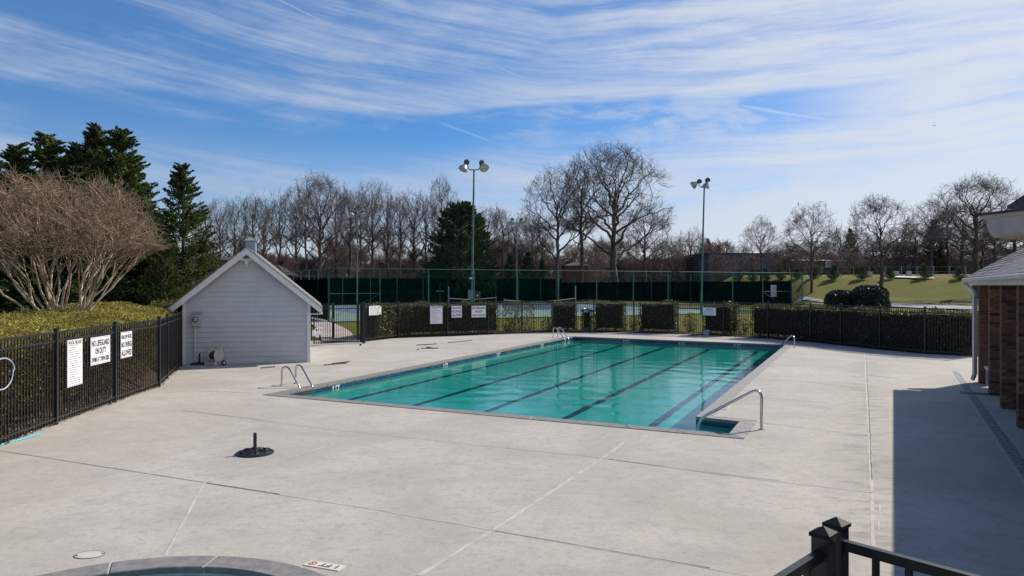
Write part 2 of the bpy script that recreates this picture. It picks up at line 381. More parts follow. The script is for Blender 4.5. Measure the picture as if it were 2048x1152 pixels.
M['brickmat'] = mat('brown_red_brick', rough=0.9, island=[(0.12, 0.05, 0.028), (0.15, 0.065, 0.034), (0.08, 0.035, 0.022), (0.17, 0.085, 0.048), (0.13, 0.055, 0.03)], var=0.25, vscale=12, bump=0.5, bscale=90)
M['brickmats'] = [mat('brick_' + n, c, 0.9, var=0.3, vscale=12, bump=0.5, bscale=90) for n, c in (('brown', (0.19, 0.088, 0.045)), ('tan', (0.26, 0.135, 0.07)), ('burnt', (0.09, 0.042, 0.028)))]
M['cream'] = mat('cream_eave_paint', (0.60, 0.56, 0.50), 0.6, var=0.08)
M['tan'] = mat('tan_soffit', (0.42, 0.30, 0.18), 0.7, var=0.1)
M['greystucco'] = mat('grey_weathered_fascia', (0.36, 0.36, 0.38), 0.75, var=0.15, vscale=5, bump=0.3, bscale=60)
M['bark'] = mat('grey_brown_bark', (0.085, 0.068, 0.06), 0.9, var=0.35, vscale=6)
M['twig'] = mat('dark_winter_twigs', (0.105, 0.083, 0.078), 0.9, var=0.3, vscale=1.5)
M['twigred'] = mat('reddish_winter_twigs', (0.19, 0.135, 0.12), 0.9, var=0.35, vscale=1.5)
M['myrtle'] = mat('pale_smooth_myrtle_bark', (0.42, 0.34, 0.25), 0.75, var=0.4, vscale=5)
M['myrtletwig'] = mat('tan_myrtle_twigs', (0.27, 0.195, 0.13), 0.85, var=0.3, vscale=2)
M['conifer'] = leafmat('dark_conifer_foliage', [(0.018, 0.042, 0.010), (0.05, 0.09, 0.018), (0.11, 0.14, 0.024), (0.032, 0.062, 0.014)], 0.7, 0.38, 0.35, 0.5)
M['cedar'] = leafmat('deep_green_cedar_foliage', [(0.012, 0.036, 0.014), (0.028, 0.065, 0.02), (0.055, 0.085, 0.024)], 0.7, 0.25, 0.4, 0.35)
M['youngpine'] = leafmat('young_green_foliage', [(0.035, 0.075, 0.04), (0.06, 0.10, 0.05), (0.09, 0.13, 0.06)], 0.7, 0.2, 0.25, 1)
M['holly'] = leafmat('dark_glossy_hedge_leaves', [(0.035, 0.065, 0.016), (0.06, 0.105, 0.024), (0.12, 0.13, 0.028), (0.26, 0.19, 0.045), (0.045, 0.08, 0.018), (0.06, 0.10, 0.024)], 0.5, 0.40, 0.3, 1.2, 0.6)
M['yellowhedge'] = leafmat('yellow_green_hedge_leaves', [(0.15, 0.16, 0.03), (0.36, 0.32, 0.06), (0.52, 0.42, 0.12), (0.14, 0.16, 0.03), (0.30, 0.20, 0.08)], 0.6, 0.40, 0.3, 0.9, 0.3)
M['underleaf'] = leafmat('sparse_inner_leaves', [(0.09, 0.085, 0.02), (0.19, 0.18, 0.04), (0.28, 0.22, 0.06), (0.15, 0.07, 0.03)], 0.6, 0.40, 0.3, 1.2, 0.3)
M['box'] = leafmat('black_green_bush_leaves', [(0.006, 0.018, 0.010), (0.012, 0.03, 0.015), (0.02, 0.04, 0.02)], 0.3, 0.1, 0.2, 1.5, 0.7)
M['core'] = mat('hedge_light_block', (0.018, 0.016, 0.010), 0.95)  # near-black colour of the solid cores added to block light inside foliage
M['stem'] = mat('brown_hedge_stem', (0.12, 0.08, 0.05), 0.9, var=0.3)

# ------------------------------------------------------------------ terrain
FENCE_PX = [(724, 684), (797, 675.5), (895, 672), (976, 669.5), (1044, 666), (1106, 664.5), (1187, 664), (1268, 665.5),
            (1356, 668), (1447, 672), (1536, 677.5), (1621, 684.5), (1682, 691), (1760, 699.5), (1850, 708), (1953, 713.5)]
FENCE = [G(*p) for p in FENCE_PX]
fa = np.array([p.x / p.y for p in FENCE]); fd = np.array([p.y for p in FENCE])
Q_END = -0.9 * 10.56 + 0.435 * 42.0 + 36.3
def terrain(x, y):
    x = np.asarray(x, float); y = np.asarray(y, float); ys = np.maximum(y, 1.0); a = x / ys
    zf = np.interp(a, fa, fd)
    dl = y - zf
    zl = 0.55 * smooth(dl, 0.4, 6.5)
    zl = zl * smooth(a, -0.40, -0.27)                       # flat behind the shed
    zl = zl + 0.8 * smooth(y, 95, 130)
    zr = np.interp(dl, [0, 0.6, 7.0, 24, 27.5, 34.0, 37, 60, 200], [0, 0.1, 1.15, 1.45, 1.62, 3.25, 3.45, 4.0, 5.2])
    q_ = (x * 0.9 + y * 0.435) - Q_END        # metres beyond the right end of the courts
    wr = np.maximum(smooth(a, 0.374, 0.405), smooth(q_, 2.0, 9.0) * smooth(y, 60, 70) * smooth(a, 0.24, 0.31))
    z = zl * (1 - wr) + zr * wr
    z = np.where(y > 3, z, 0)
    return z
def T(x, y): return float(terrain(x, y))
def TG(px, py):
    """point of the terrain seen at a pixel (march along the ray)"""
    dx = (px - CX) / F; dz = (HY - py) / F
    lo = 8.0
    for i in range(6000):
        d = lo + i * 0.05
        if CAM_H + dz * d < T(dx * d, d): return Vector((dx * d, d, T(dx * d, d)))
    return Vector((dx * 150, 150, T(dx * 150, 150)))

LEFT = [Vector((-8.05, 5.0, 0)), Vector((-8.25, 7.2, 0)), Vector((-8.42, 9.4, 0)), G(-36, 907), G(112, 849), G(230, 805), G(318, 774), G(334, 758), G(352, 742), G(362, 733)]
# deck outline (counter-clockwise), a little past the fences
deck_out = [(-8.3, -7)] + [(p.x - 0.12, p.y) for p in LEFT[:7]] + [(LEFT[8].x - 0.15, LEFT[8].y)] + [(-12.3, 25.5), (-12.2, 33.5)]
deck_out += [(G(640, 684).x - 1.0, G(640, 682).y + 0.5)] + [(p.x * 1.004, p.y + 0.12) for p in FENCE] + [(24, 23.6), (24, -7)]
from mathutils.geometry import intersect_line_line_2d
# ground sheet
xs = np.concatenate([np.linspace(-900, -120, 14), np.linspace(-110, -32, 26), np.arange(-30, 40.1, 0.6), np.linspace(42, 120, 40), np.linspace(130, 900, 14)])
ysg = np.concatenate([np.linspace(-300, -20, 6), np.arange(-18, 60.1, 0.6), np.linspace(61, 130, 60), np.linspace(135, 2500, 24)])
GX, GY = np.meshgrid(xs, ysg); GZ = terrain(GX, GY)
def inside_dist(px, py, poly):
    inside = np.zeros(px.shape, bool); dist = np.full(px.shape, 1e9)
    n = len(poly)
    for i in range(n):
        x0, y0 = poly[i]; x1, y1 = poly[(i + 1) % n]
        cond = ((y0 > py) != (y1 > py)) & (px < (x1 - x0) * (py - y0) / ((y1 - y0) or 1e-9) + x0); inside ^= cond
        L2 = (x1 - x0) ** 2 + (y1 - y0) ** 2; t = np.clip(((px - x0) * (x1 - x0) + (py - y0) * (y1 - y0)) / L2, 0, 1)
        dist = np.minimum(dist, np.hypot(px - x0 - t * (x1 - x0), py - y0 - t * (y1 - y0)))
    return np.where(inside, dist, -dist)
ID = inside_dist(GX, GY, deck_out)
GZ = GZ - 0.05 * smooth(ID, -1.5, -0.2) - 2.2 * smooth(ID, 0.7, 1.6)
nx, ny = len(xs), len(ysg); idx = np.arange(nx * ny).reshape(ny, nx)
fc = np.stack([idx[:-1, :-1], idx[:-1, 1:], idx[1:, 1:], idx[1:, :-1]], -1).reshape(-1, 4)
gm = np_mesh('ground', np.stack([GX, GY, GZ], -1), fc, True); gm.materials.append(M['ground'])
tag(link('ground', gm), kind='structure')
def drape(name, left_pts, right_pts, dz, m, n=24, parent=None):
    """strip lying on the terrain between two polylines"""
    v = []; f = []
    def samp(pts, t):
        L = [0]; 
        for a, b in zip(pts, pts[1:]): L.append(L[-1] + (Vector(b).xy - Vector(a).xy).length)
        s = t * L[-1]
        for i in range(len(pts) - 1):
            if s <= L[i + 1] + 1e-9:
                u = (s - L[i]) / (L[i + 1] - L[i]); return Vector(pts[i]).xy.lerp(Vector(pts[i + 1]).xy, u)
        return Vector(pts[-1]).xy
    for i in range(n + 1):
        a, b = samp(left_pts, i / n), samp(right_pts, i / n)
        for j in range(5):
            p = a.lerp(b, j / 4); v.append((p.x, p.y, T(p.x, p.y) + dz))
    for i in range(n):
        for j in range(4): q = i * 5 + j; f.append((q, q + 1, q + 6, q + 5))
    mb = MB(); mb.add(v, f); return mb.build(name, m, parent, True)

# ------------------------------------------------------------------ deck with openings
def off(p, q, d):
    n = Vector((-(q - p).y, (q - p).x)).normalized(); return p + n * d, q + n * d
def inter(a, b, c, d):
    r = b - a; s = d - c; t = ((c - a).x * s.y - (c - a).y * s.x) / (r.x * s.y - r.y * s.x); return a + r * t
NL, NR, FR, FL = G(560, 788.5).xy, G(1360.5, 860.3).xy, G(1571, 690).xy, G(1146, 673.5).xy
ux = (FR - NR).normalized(); vx = (NR - NL).normalized()
A1 = inter(NR, FR, G(1393, 834).xy, G(1393, 834).xy + vx)      # alcove: leaves the right wall here
A2 = G(1481, 843.5).xy
A3 = inter(NL, NR, A2, A2 - ux)
water_poly = [NL, A3, A2, A1, FR, FL]                        # counter-clockwise
def offset_poly(poly, d):
    n = len(poly); lines = [off(poly[i], poly[(i + 1) % n], -d) for i in range(n)]
    return [inter(*lines[i - 1], *lines[i]) for i in range(n)]
CW = 0.30
cop_poly = offset_poly(water_poly, CW)
WC, WR = Vector((-3.06, 5.22)), 2.04                          # wading pool
def circ(c, r, n): return [Vector((c.x + r * math.cos(2 * math.pi * i / n), c.y + r * math.sin(2 * math.pi * i / n))) for i in range(n)]
bm = bmesh.new()
def loop(poly):
    vs = [bm.verts.new((p[0], p[1], 0)) for p in poly]
    return [bm.edges.new((vs[i], vs[(i + 1) % len(vs)])) for i in range(len(vs))]
ed = loop([Vector(p) for p in deck_out]) + loop(cop_poly) + loop(circ(WC, WR, 72))
bmesh.ops.triangle_fill(bm, use_beauty=True, use_dissolve=False, edges=ed)
for f in bm.faces:
    if f.normal.z < 0: f.normal_flip()
outer = [e for e in bm.edges if len(e.link_faces) == 1]
r_ = bmesh.ops.extrude_edge_only(bm, edges=outer)
for v in r_['geom']:
    if isinstance(v, bmesh.types.BMVert): v.co.z = -0.3
bmesh.ops.recalc_face_normals(bm, faces=bm.faces)
dm = bpy.data.meshes.new('pool_deck'); bm.to_mesh(dm); bm.free(); dm.materials.append(M['concrete'])
deck = tag(link('pool_deck', dm), kind='structure')

def joint(pts, wd, m, z=0.003, name='deck_joint'):
    v = []; f = []
    ps = [Vector(p[:2]) for p in pts]
    # subdivide and wobble a little so a joint is never ruler-straight
    q = []
    for a, b in zip(ps, ps[1:]):
        n = max(2, int((b - a).length / 0.25))
        for i in range(n): q.append(a.lerp(b, i / n))
    q.append(ps[-1])
    for i, p in enumerate(q):
        d = (q[min(i + 1, len(q) - 1)] - q[max(i - 1, 0)]).normalized(); nn = Vector((-d.y, d.x)); ww = wd * rnd.uniform(0.7, 1.25) / 2
        p = p + nn * rnd.uniform(-0.004, 0.004)
        v += [(p + nn * ww).to_3d() + Vector((0, 0, z)), (p - nn * ww).to_3d() + Vector((0, 0, z))]
    for i in range(len(q) - 1): f.append((2 * i, 2 * i + 1, 2 * i + 3, 2 * i + 2))
    mb = MB(); mb.add(v, f); return mb.build(name, m, deck)
J = lambda *px: [G(*p) for p in px]
joint(J((0, 901.5), (408, 965)), 0.016, M['crack']); joint(J((412, 966), (560, 989)), 0.024, M['crack'], 0.005)
joint(J((412, 966), (760, 1021), (985, 1061)), 0.022, M['caulk'])
joint(J((990, 1062), (1420, 1136)), 0.015, M['crack']); joint(J((985, 1061), (1500, 1152)), 0.018, M['caulk'], 0.002)
joint(J((330, 1112), (408, 967)), 0.035, M['caulk'])
joint(J((412, 964), (560, 922), (720, 873), (884, 821)), 0.035, M['caulk'])
joint(J((838, 1152), (990, 1058), (1210, 913), (1248, 885)), 0.05, M['caulk'])
joint(J((365, 822), (500, 838), (640, 856), (940, 889), (1195, 915), (1450, 951), (1745, 986)), 0.020, M['caulk'])
joint(J((365, 820.5), (440, 830), (520, 839)), 0.012, M['crack'], 0.006); joint(J((1215, 918), (1400, 943), (1560, 962)), 0.012, M['crack'], 0.006)
joint(J((325, 785), (430, 783), (500, 786)), 0.018, M['crack'])
joint(J((430, 829), (570, 792)), 0.03, M['caulk'])
joint(J((1730, 708), (1733, 780), (1738, 860), (1743, 960), (1748, 1152)), 0.045, M['caulk']); joint(J((1731.5, 712), (1740, 860), (1744, 960)), 0.014, M['crack'], 0.006)
joint(J((1510, 756), (1620, 765), (1731, 777)), 0.014, M['crack']); joint(J((1485, 791), (1650, 806)), 0.014, M['crack'])
joint(J((1650, 806), (1731, 813)), 0.012, M['caulk']); joint(J((1500, 843), (1640, 860), (1738, 872)), 0.012, M['crack'])
joint(J((1735, 751), (1800, 757)), 0.022, M['crack']); joint(J((1735, 789), (1787, 793)), 0.012, M['crack'])
joint(J((1760, 1010), (1757, 1060)), 0.02, M['caulk'])
joint(J((1235, 858), (1205, 877)), 0.02, M['caulk']); joint(J((1298, 866), (1278, 885)), 0.02, M['caulk'])
joint(J((695, 700), (696, 722)), 0.018, M['caulk']); joint(J((470, 746), (620, 724), (700, 719), (830, 700), (960, 682), (1105, 668)), 0.05, M['caulk'])
joint(J((365, 746), (500, 742), (560, 733)), 0.02, M['crack']); joint(J((1500, 714), (1731, 735)), 0.012, M['caulk'])
# trench drain beside the building
dl_ = G(1893, 722); dr_ = G(1938, 771); 
e_dir = Vector((0.463, 0.886, 0)); v_dir = Vector((0.886, -0.463, 0))
def SD(s, d, z=0): return e_dir * s + v_dir * d + Vector((0, 0, z))     # building axes: s along the pool, d away from it
dmb = MB()
for s0, s1, d0 in ((3.0, 26.6, 1.62),):
    dmb.add([SD(s0, d0, 0.004), SD(s1, d0, 0.004), SD(s1, d0 + 0.17, 0.004), SD(s0, d0 + 0.17, 0.004)], [(0, 3, 2, 1)])
dtr = dmb.build('trench_drain', mat('weathered_drain_channel', (0.20, 0.22, 0.22), 0.8, var=0.5, vscale=12, bump=0.5, bscale=60), deck)
joint([SD(3, 1.58), SD(26.6, 1.58)], 0.03, M['caulk']); joint([SD(3, 1.83), SD(26.6, 1.83)], 0.03, M['caulk'])
gr = empty('drain_grate', G(1955, 787, 0.0), 'dark slotted drain grate set in the deck at the end of the brick building', 'drain grate')
gm_ = MB(); c0 = G(1952, 787, 0)
for i in range(11): 
    p = c0 + v_dir * ((i - 5) * 0.055); gm_.bar(p - e_dir * 0.15 + Vector((0, 0, .012)), p + e_dir * 0.15 + Vector((0, 0, .012)), 0.03, 0.012)
gm_.build('grate_bars', M['castiron'], gr)
MB().box(c0 + Vector((0, 0, .004)), (0.68, 0.36, 0.006), v_dir, e_dir).build('grate_pan', M['crack'], gr)

# ------------------------------------------------------------------ swimming pool
pool = empty('swimming_pool', (NL.x, NL.y, 0), 'long rectangular lap pool with teal water and dark lane lines', 'swimming pool')
WL, FLOOR = -0.13, -1.05
mb = MB(); n = len(water_poly)
tmb = MB()
for i in range(n):
    a, b = water_poly[i], water_poly[(i + 1) % n]
    mb.add([(a.x, a.y, -0.31), (b.x, b.y, -0.31), (b.x, b.y, FLOOR), (a.x, a.y, FLOOR)], [(0, 1, 2, 3)])
    mb.add([(a.x, a.y, -0.05), (b.x, b.y, -0.05), (b.x, b.y, -0.31), (a.x, a.y, -0.31)], [(0, 1, 2, 3)])
    d = (b - a); L = d.length; d.normalize(); nn = Vector((-d.y, d.x)); kk = int(L / 0.152)
    for r in range(2):
        for j in range(kk):
            c = a + d * ((j + 0.5) * L / kk) + nn * 0.006
            tmb.box((c.x, c.y, -0.105 - 0.105 * r), (L / kk - 0.006, 0.012, 0.10), d.to_3d(), nn.to_3d())
mb.build('pool_wall', M['plaster'], pool)
tmb.build('tile_band', M['tile'], pool)['kind'] = 'stuff'
fl = MB(); fl.add([(p.x, p.y, FLOOR) for p in (NL, NR, FR, FL)], [(0, 1, 2, 3)]); fl.build('pool_floor', M['plaster'], pool)
# steps in the alcove
for i, (z, w_) in enumerate(((-0.42, 1.0), (-0.75, 1.6))):
    q0, q1, q2, q3 = A3, A2, A1, inter(NL, NR, A1, A1 - ux)
    e0 = q3 - vx * (0.45 * i); e1 = q2 - vx * (0.45 * i)
    MB().prism([e0, q0, q1, e1], FLOOR, z).build('pool_step', M['plaster'], pool)
# lane lines on the floor with a T at each end
for kx in range(1, 6):
    a = NL.lerp(NR, (kx - 0.5) / 5); b = FL.lerp(FR, (kx - 0.5) / 5); d = (b - a).normalized(); s = Vector((-d.y, d.x)) * 0.092
    a2 = a + d * 0.1; b2 = b - d * 1.6; l = MB()
    l.prism([a2 - s, b2 - s, b2 + s, a2 + s][::-1], FLOOR, FLOOR + 0.006)
    o = l.build('lane_line', M['laneline'], pool)
    t0 = b2 - s * 4; t1 = b2 + s * 4
    MB().prism([t0, t1, t1 + d * 0.22, t0 + d * 0.22], FLOOR, FLOOR + 0.0105).build('lane_cross', M['laneline'], pool)
# dark target band where floor meets far wall, wall targets
def ripple_sheet(name, poly, z, m, step, amp, seed=2, nrm_dir=0.0):
    """gridded water sheet clipped to the basin outline, with shallow real ripples"""
    rs = np.random.RandomState(seed); bm = bmesh.new()
    vs = [bm.verts.new((p[0], p[1], 0)) for p in poly]; bm.faces.new(vs)
    x0, x1 = min(p[0] for p in poly), max(p[0] for p in poly); y0, y1 = min(p[1] for p in poly), max(p[1] for p in poly)
    for x in np.arange(x0 + step, x1, step): bmesh.ops.bisect_plane(bm, geom=bm.verts[:] + bm.edges[:] + bm.faces[:], plane_co=(x, 0, 0), plane_no=(1, 0, 0))
    for y in np.arange(y0 + step, y1, step): bmesh.ops.bisect_plane(bm, geom=bm.verts[:] + bm.edges[:] + bm.faces[:], plane_co=(0, y, 0), plane_no=(0, 1, 0))
    me = bpy.data.meshes.new(name); bm.to_mesh(me); bm.free()
    nv = len(me.vertices); co = np.zeros(nv * 3, np.float32); me.vertices.foreach_get('co', co); co = co.reshape(-1, 3); h = np.zeros(nv)
    for i in range(26):
        lam = 10 ** rs.uniform(math.log10(step * 5), math.log10(1.6)); a = rs.normal(1.35, 0.55); kx, ky = 2 * np.pi / lam * np.cos(a), 2 * np.pi / lam * np.sin(a)
        h += amp * lam ** 1.1 * np.sin(co[:, 0] * kx + co[:, 1] * ky + rs.uniform(0, 6.28))
    patch = 0.55 + 0.45 * np.sin(co[:, 0] * 0.5 + 1.0) * np.sin(co[:, 1] * 0.42 + co[:, 0] * 0.2)
    co[:, 2] = z + h * patch; me.vertices.foreach_set('co', co.ravel()); me.shade_smooth(); me.update(); me.materials.append(m)
    return tag(link(name, me), kind='structure')
ripple_sheet('pool_water', [(p.x, p.y) for p in water_poly], WL, M['water'], 0.13, 0.0007)

# coping stones
def coping(i, length, m, h=0.012):
    a, b = water_poly[i], water_poly[(i + 1) % n]; A, B = cop_poly[i], cop_poly[(i + 1) % n]
    L = (b - a).length; kk = max(1, round(L / length))
    for j in range(kk):
        t0, t1 = j / kk, (j + 1) / kk; g0 = 0.0045 / L
        q = [a.lerp(b, t0 + g0), a.lerp(b, t1 - g0), A.lerp(B, t1 - g0), A.lerp(B, t0 + g0)]
        nn = (q[0] - q[3]).normalized() * 0.02                      # small overhang over the water
        q[0] = q[0] + nn; q[1] = q[1] + nn
        dz = rnd.uniform(-0.0015, 0.0015)
        MB().prism(q[::-1] if (q[1] - q[0]).cross(q[3] - q[0]) < 0 else q, -0.05, h + dz).build('coping_stone', m, pool, bevel=0.006)
for i, ln, m in ((0, 0.98, M['coping']), (1, 0.33, M['copingpale']), (2, 0.33, M['copingpale']), (3, 0.33, M['copingpale']), (4, 0.6, M['coping']), (5, 0.61, M['coping'])): coping(i, ln, m)
mm = MB()
for i in range(n):
    a, b = water_poly[i], water_poly[(i + 1) % n]; A, B = cop_poly[i], cop_poly[(i + 1) % n]
    mm.add([(a.x, a.y, 0.004), (b.x, b.y, 0.004), (B.x, B.y, 0.004), (A.x, A.y, 0.004)], [(0, 3, 2, 1)])
    mm.add([(a.x, a.y, 0.004), (b.x, b.y, 0.004), (b.x, b.y, -0.05), (a.x, a.y, -0.05)], [(0, 1, 2, 3)])
mm.build('coping_mortar', M['mortar'], pool)

# text helper ---------------------------------------------------------------
def text(body, size, o, ax, up, m, parent, wid=None, name='lettering', bold=0.02, thick=0.0015, align='CENTER', spacing=1.0, ht=None):
    cu = bpy.data.curves.new(name, 'FONT'); cu.body = body; cu.size = 1; cu.align_x = align; cu.align_y = 'CENTER'; cu.offset = bold; cu.extrude = 0; cu.space_character = spacing
    cu.resolution_u = 2
    to = bpy.data.objects.new(name, cu); C.objects.link(to); bpy.context.view_layer.update()
    me = bpy.data.meshes.new_from_object(to.evaluated_get(bpy.context.evaluated_depsgraph_get()))
    bpy.data.objects.remove(to)
    vs = [v.co.copy() for v in me.vertices]
    w0 = max(v.x for v in vs) - min(v.x for v in vs); mx = (max(v.x for v in vs) + min(v.x for v in vs)) / 2; my = (max(v.y for v in vs) + min(v.y for v in vs)) / 2
    h0 = max(v.y for v in vs) - min(v.y for v in vs)
    sxx = (wid / w0) if wid else size; syy = (ht / h0) if ht else size
    ax, up, o = Vector(ax), Vector(up), Vector(o); nrm = ax.cross(up)
    for v, c in zip(me.vertices, vs): v.co = o + ax * ((c.x - mx) * sxx) + up * ((c.y - my) * syy) + nrm * thick
    me.materials.clear(); me.materials.append(m)
    ob = bpy.data.objects.new(name, me); C.objects.link(ob); ob.parent = parent
    if parent: ob.matrix_parent_inverse = parent.matrix_basis.inverted()
    return ob
# depth plates on the deck and on the tile line
def deck_plate(px, py, body, rot_dir, wd=0.55, hh=0.14, lab='', m=None):
    c = G(px, py, 0); ax = Vector(rot_dir).normalized(); up = Vector((-ax.y, ax.x, 0))
    p = empty('depth_marker', c, lab, 'depth marker', 'depth markers beside the pools')
    MB().box(c + Vector((0, 0, 0.004)), (wd, hh, 0.008), ax, up).build('marker_plate', m or M['caulk'], p)
    text(body, 0.1, c + Vector((0, 0, 0.0085)), ax, up, M['ink'] if m else mat('faded_red_print', (0.42, 0.22, 0.18), 0.8), p, wid=wd * 0.8 if not m else wd * 0.5, ht=hh * 0.55)
    return p, ax, up, c
deck_plate(733, 806, '4 FT  NO DIVING', -vx.to_3d(), 0.75, 0.10, 'faded depth marker on the deck left of centre on the near pool edge')
deck_plate(1185, 849, '4 FT  NO DIVING', -vx.to_3d(), 0.62, 0.10, 'faded depth marker on the deck right of centre on the near pool edge')
deck_plate(1452, 816, '3 FT', ux.to_3d(), 0.5, 0.14, 'faded depth marker on the deck beside the near handrail')
deck_plate(1545, 732, '4 FT', ux.to_3d(), 0.5, 0.14, 'faded depth marker midway along the right pool edge')
deck_plate(1562, 713, '5 FT', ux.to_3d(), 0.5, 0.14, 'faded depth marker on the deck near the far right rail')
deck_plate(655, 758, '4 FT', ux.to_3d(), 0.5, 0.14, 'faded depth marker left of the pool just past the near ladder')
sgn = M['signwhite']; pl, ax_, up_, c_ = deck_plate(649, 1132, '1 FT', (G(611, 1126) - G(688, 1139)), 0.40, 0.13, 'cream 1 FT depth plate with red no diving symbol by the wading pool', mat('cream_marker_tile', (0.66, 0.60, 0.50), 0.6, var=0.06))
for ch in pl.children:
    if ch.name.startswith('lettering'): ch.location = tuple(-ax_ * 0.05)
ring = MB(); rc = c_ + ax_ * 0.135 + Vector((0, 0, 0.0095))
pr = [];
for j in range(20):
    t = 2 * math.pi * j / 20; pr.append((math.cos(t), math.sin(t)))
vv = [rc + (ax_ * a + up_ * b) * r for r in (0.034, 0.044) for a, b in pr]; ring.add(vv, [(j, 20 + j, 20 + (j + 1) % 20, (j + 1) % 20) for j in range(20)])
ring.bar(rc - (ax_ + up_) * 0.024, rc + (ax_ + up_) * 0.024, 0.008, 0.001); ring.bar(rc - (ax_ - up_) * 0.02, rc + (ax_ - up_) * 0.02, 0.006, 0.001)
ring.build('no_diving_symbol', M['red'], pl)
# depth numbers on the tile band of left and far walls
for (a, b, t, s) in ((FL, NL, 0.90, '3 FT'), (FL, NL, 0.62, '3 FT'), (FL, NL, 0.42, '4 FT'), (FL, NL, 0.2, '5 FT'), (FR, FL, 0.72, '5 FT'), (FR, FL, 0.2, '5 FT'), (FR, FL, 0.45, '5 FT')):
    d = (b - a).normalized().to_3d(); nn = Vector((-d.y, d.x, 0)); p = a.lerp(b, t).to_3d() + Vector((0, 0, -0.09))
    text(s, 0.1, p + nn * 0.016, -d, (0, 0, 1), M['signwhite'], pool, wid=0.34, ht=0.075, name='depth_number')
for t in (0.955, 0.37, 0.07):
    p = FL.lerp(NL, t).to_3d(); d = (NL - FL).normalized().to_3d(); nn = Vector((-d.y, d.x, 0))
    MB().box(p + nn * 0.014 + Vector((0, 0, -0.095)), (0.5, 0.01, 0.08), d, nn).build('skimmer_mouth', M['ink'], pool)

# ------------------------------------------------------------------ wading pool
wade = empty('wading_pool', (WC.x, WC.y, 0), 'small round wading pool with grey coping and blue tiles at the bottom edge', 'wading pool')
r_in = WR - 0.27; K = 13
for i in range(K):
    a0 = math.pi * 2 * i / K + 0.06; a1 = math.pi * 2 * (i + 1) / K + 0.06 - 0.008; q = []
    for r, rng in ((r_in - 0.02, range(7)), (WR, range(6, -1, -1))):
        for j in rng: t = a0 + (a1 - a0) * j / 6; q.append((WC.x + r * math.cos(t), WC.y + r * math.sin(t)))
    MB().prism(q[::-1], -0.05, 0.012).build('coping_stone', M['coping'], wade, bevel=0.008)
wmb = MB(); cc = circ(WC, r_in, 72)
for i in range(72):
    a, b = cc[i], cc[(i + 1) % 72]
    wmb.add([(a.x, a.y, 0.0), (b.x, b.y, 0.0), (b.x, b.y, -0.55), (a.x, a.y, -0.55)], [(0, 1, 2, 3)])
    A = WC + (a - WC) * (WR / r_in); B = WC + (b - WC) * (WR / r_in)
    wmb.add([(a.x, a.y, 0.0), (b.x, b.y, 0.0), (B.x, B.y, 0.0), (A.x, A.y, 0.0)], [(0, 1, 2, 3)])
wmb.build('pool_wall', M['mortar'], wade)
wf = MB(); wf.add([(p.x, p.y, -0.5) for p in cc], [tuple(range(72))]); wf.build('pool_floor', M['plaster'], wade)
tile_me = None
for r in range(2):
    for i in range(72):
        t = 2 * math.pi * (i + 0.5) / 72
        if not (0.2 < t < 2.95): continue
        wdt = 2 * math.pi * r_in / 72
        if tile_me is None: tile_me = MB().box((0, 0, 0), (wdt - 0.006, 0.012, wdt - 0.006)).mesh('tile'); tile_me.materials.append(M['tile'])
        o = link('tile', tile_me, wade); o.location = ((r_in - 0.008) * math.cos(t), (r_in - 0.008) * math.sin(t), -0.16 - r * wdt); o.rotation_euler.z = t + math.pi / 2
ripple_sheet('wading_pool_water', [(p.x, p.y) for p in circ(WC, r_in, 72)], -0.2, M['wade_water'], 0.1, 0.0006, 5)
# skimmer lid in the deck
lid = empty('skimmer_lid', G(179, 1110), 'pale oval skimmer lid with two dark finger holes in the deck', 'skimmer lid')
c = G(179, 1110); MB().add([c + Vector((0.14 * math.cos(t) , 0.10 * math.sin(t), 0.005)) for t in [2 * math.pi * j / 28 for j in range(28)]], [tuple(range(28))]).build('lid_plate', M['caulk'], lid)
rg = MB(); rg.tube([c + Vector((0.145 * math.cos(t), 0.105 * math.sin(t), 0.004)) for t in [2 * math.pi * j / 28 for j in range(29)]], 0.003, 5).build('lid_rim', M['crack'], lid)
for s in (-1, 1): MB().lathe([(0.0, 0.0075), (0.013, 0.0075), (0.013, 0.004)], c + Vector((0.115 * s, 0.03 * s, 0)), 10).build('finger_hole', M['ink'], lid)

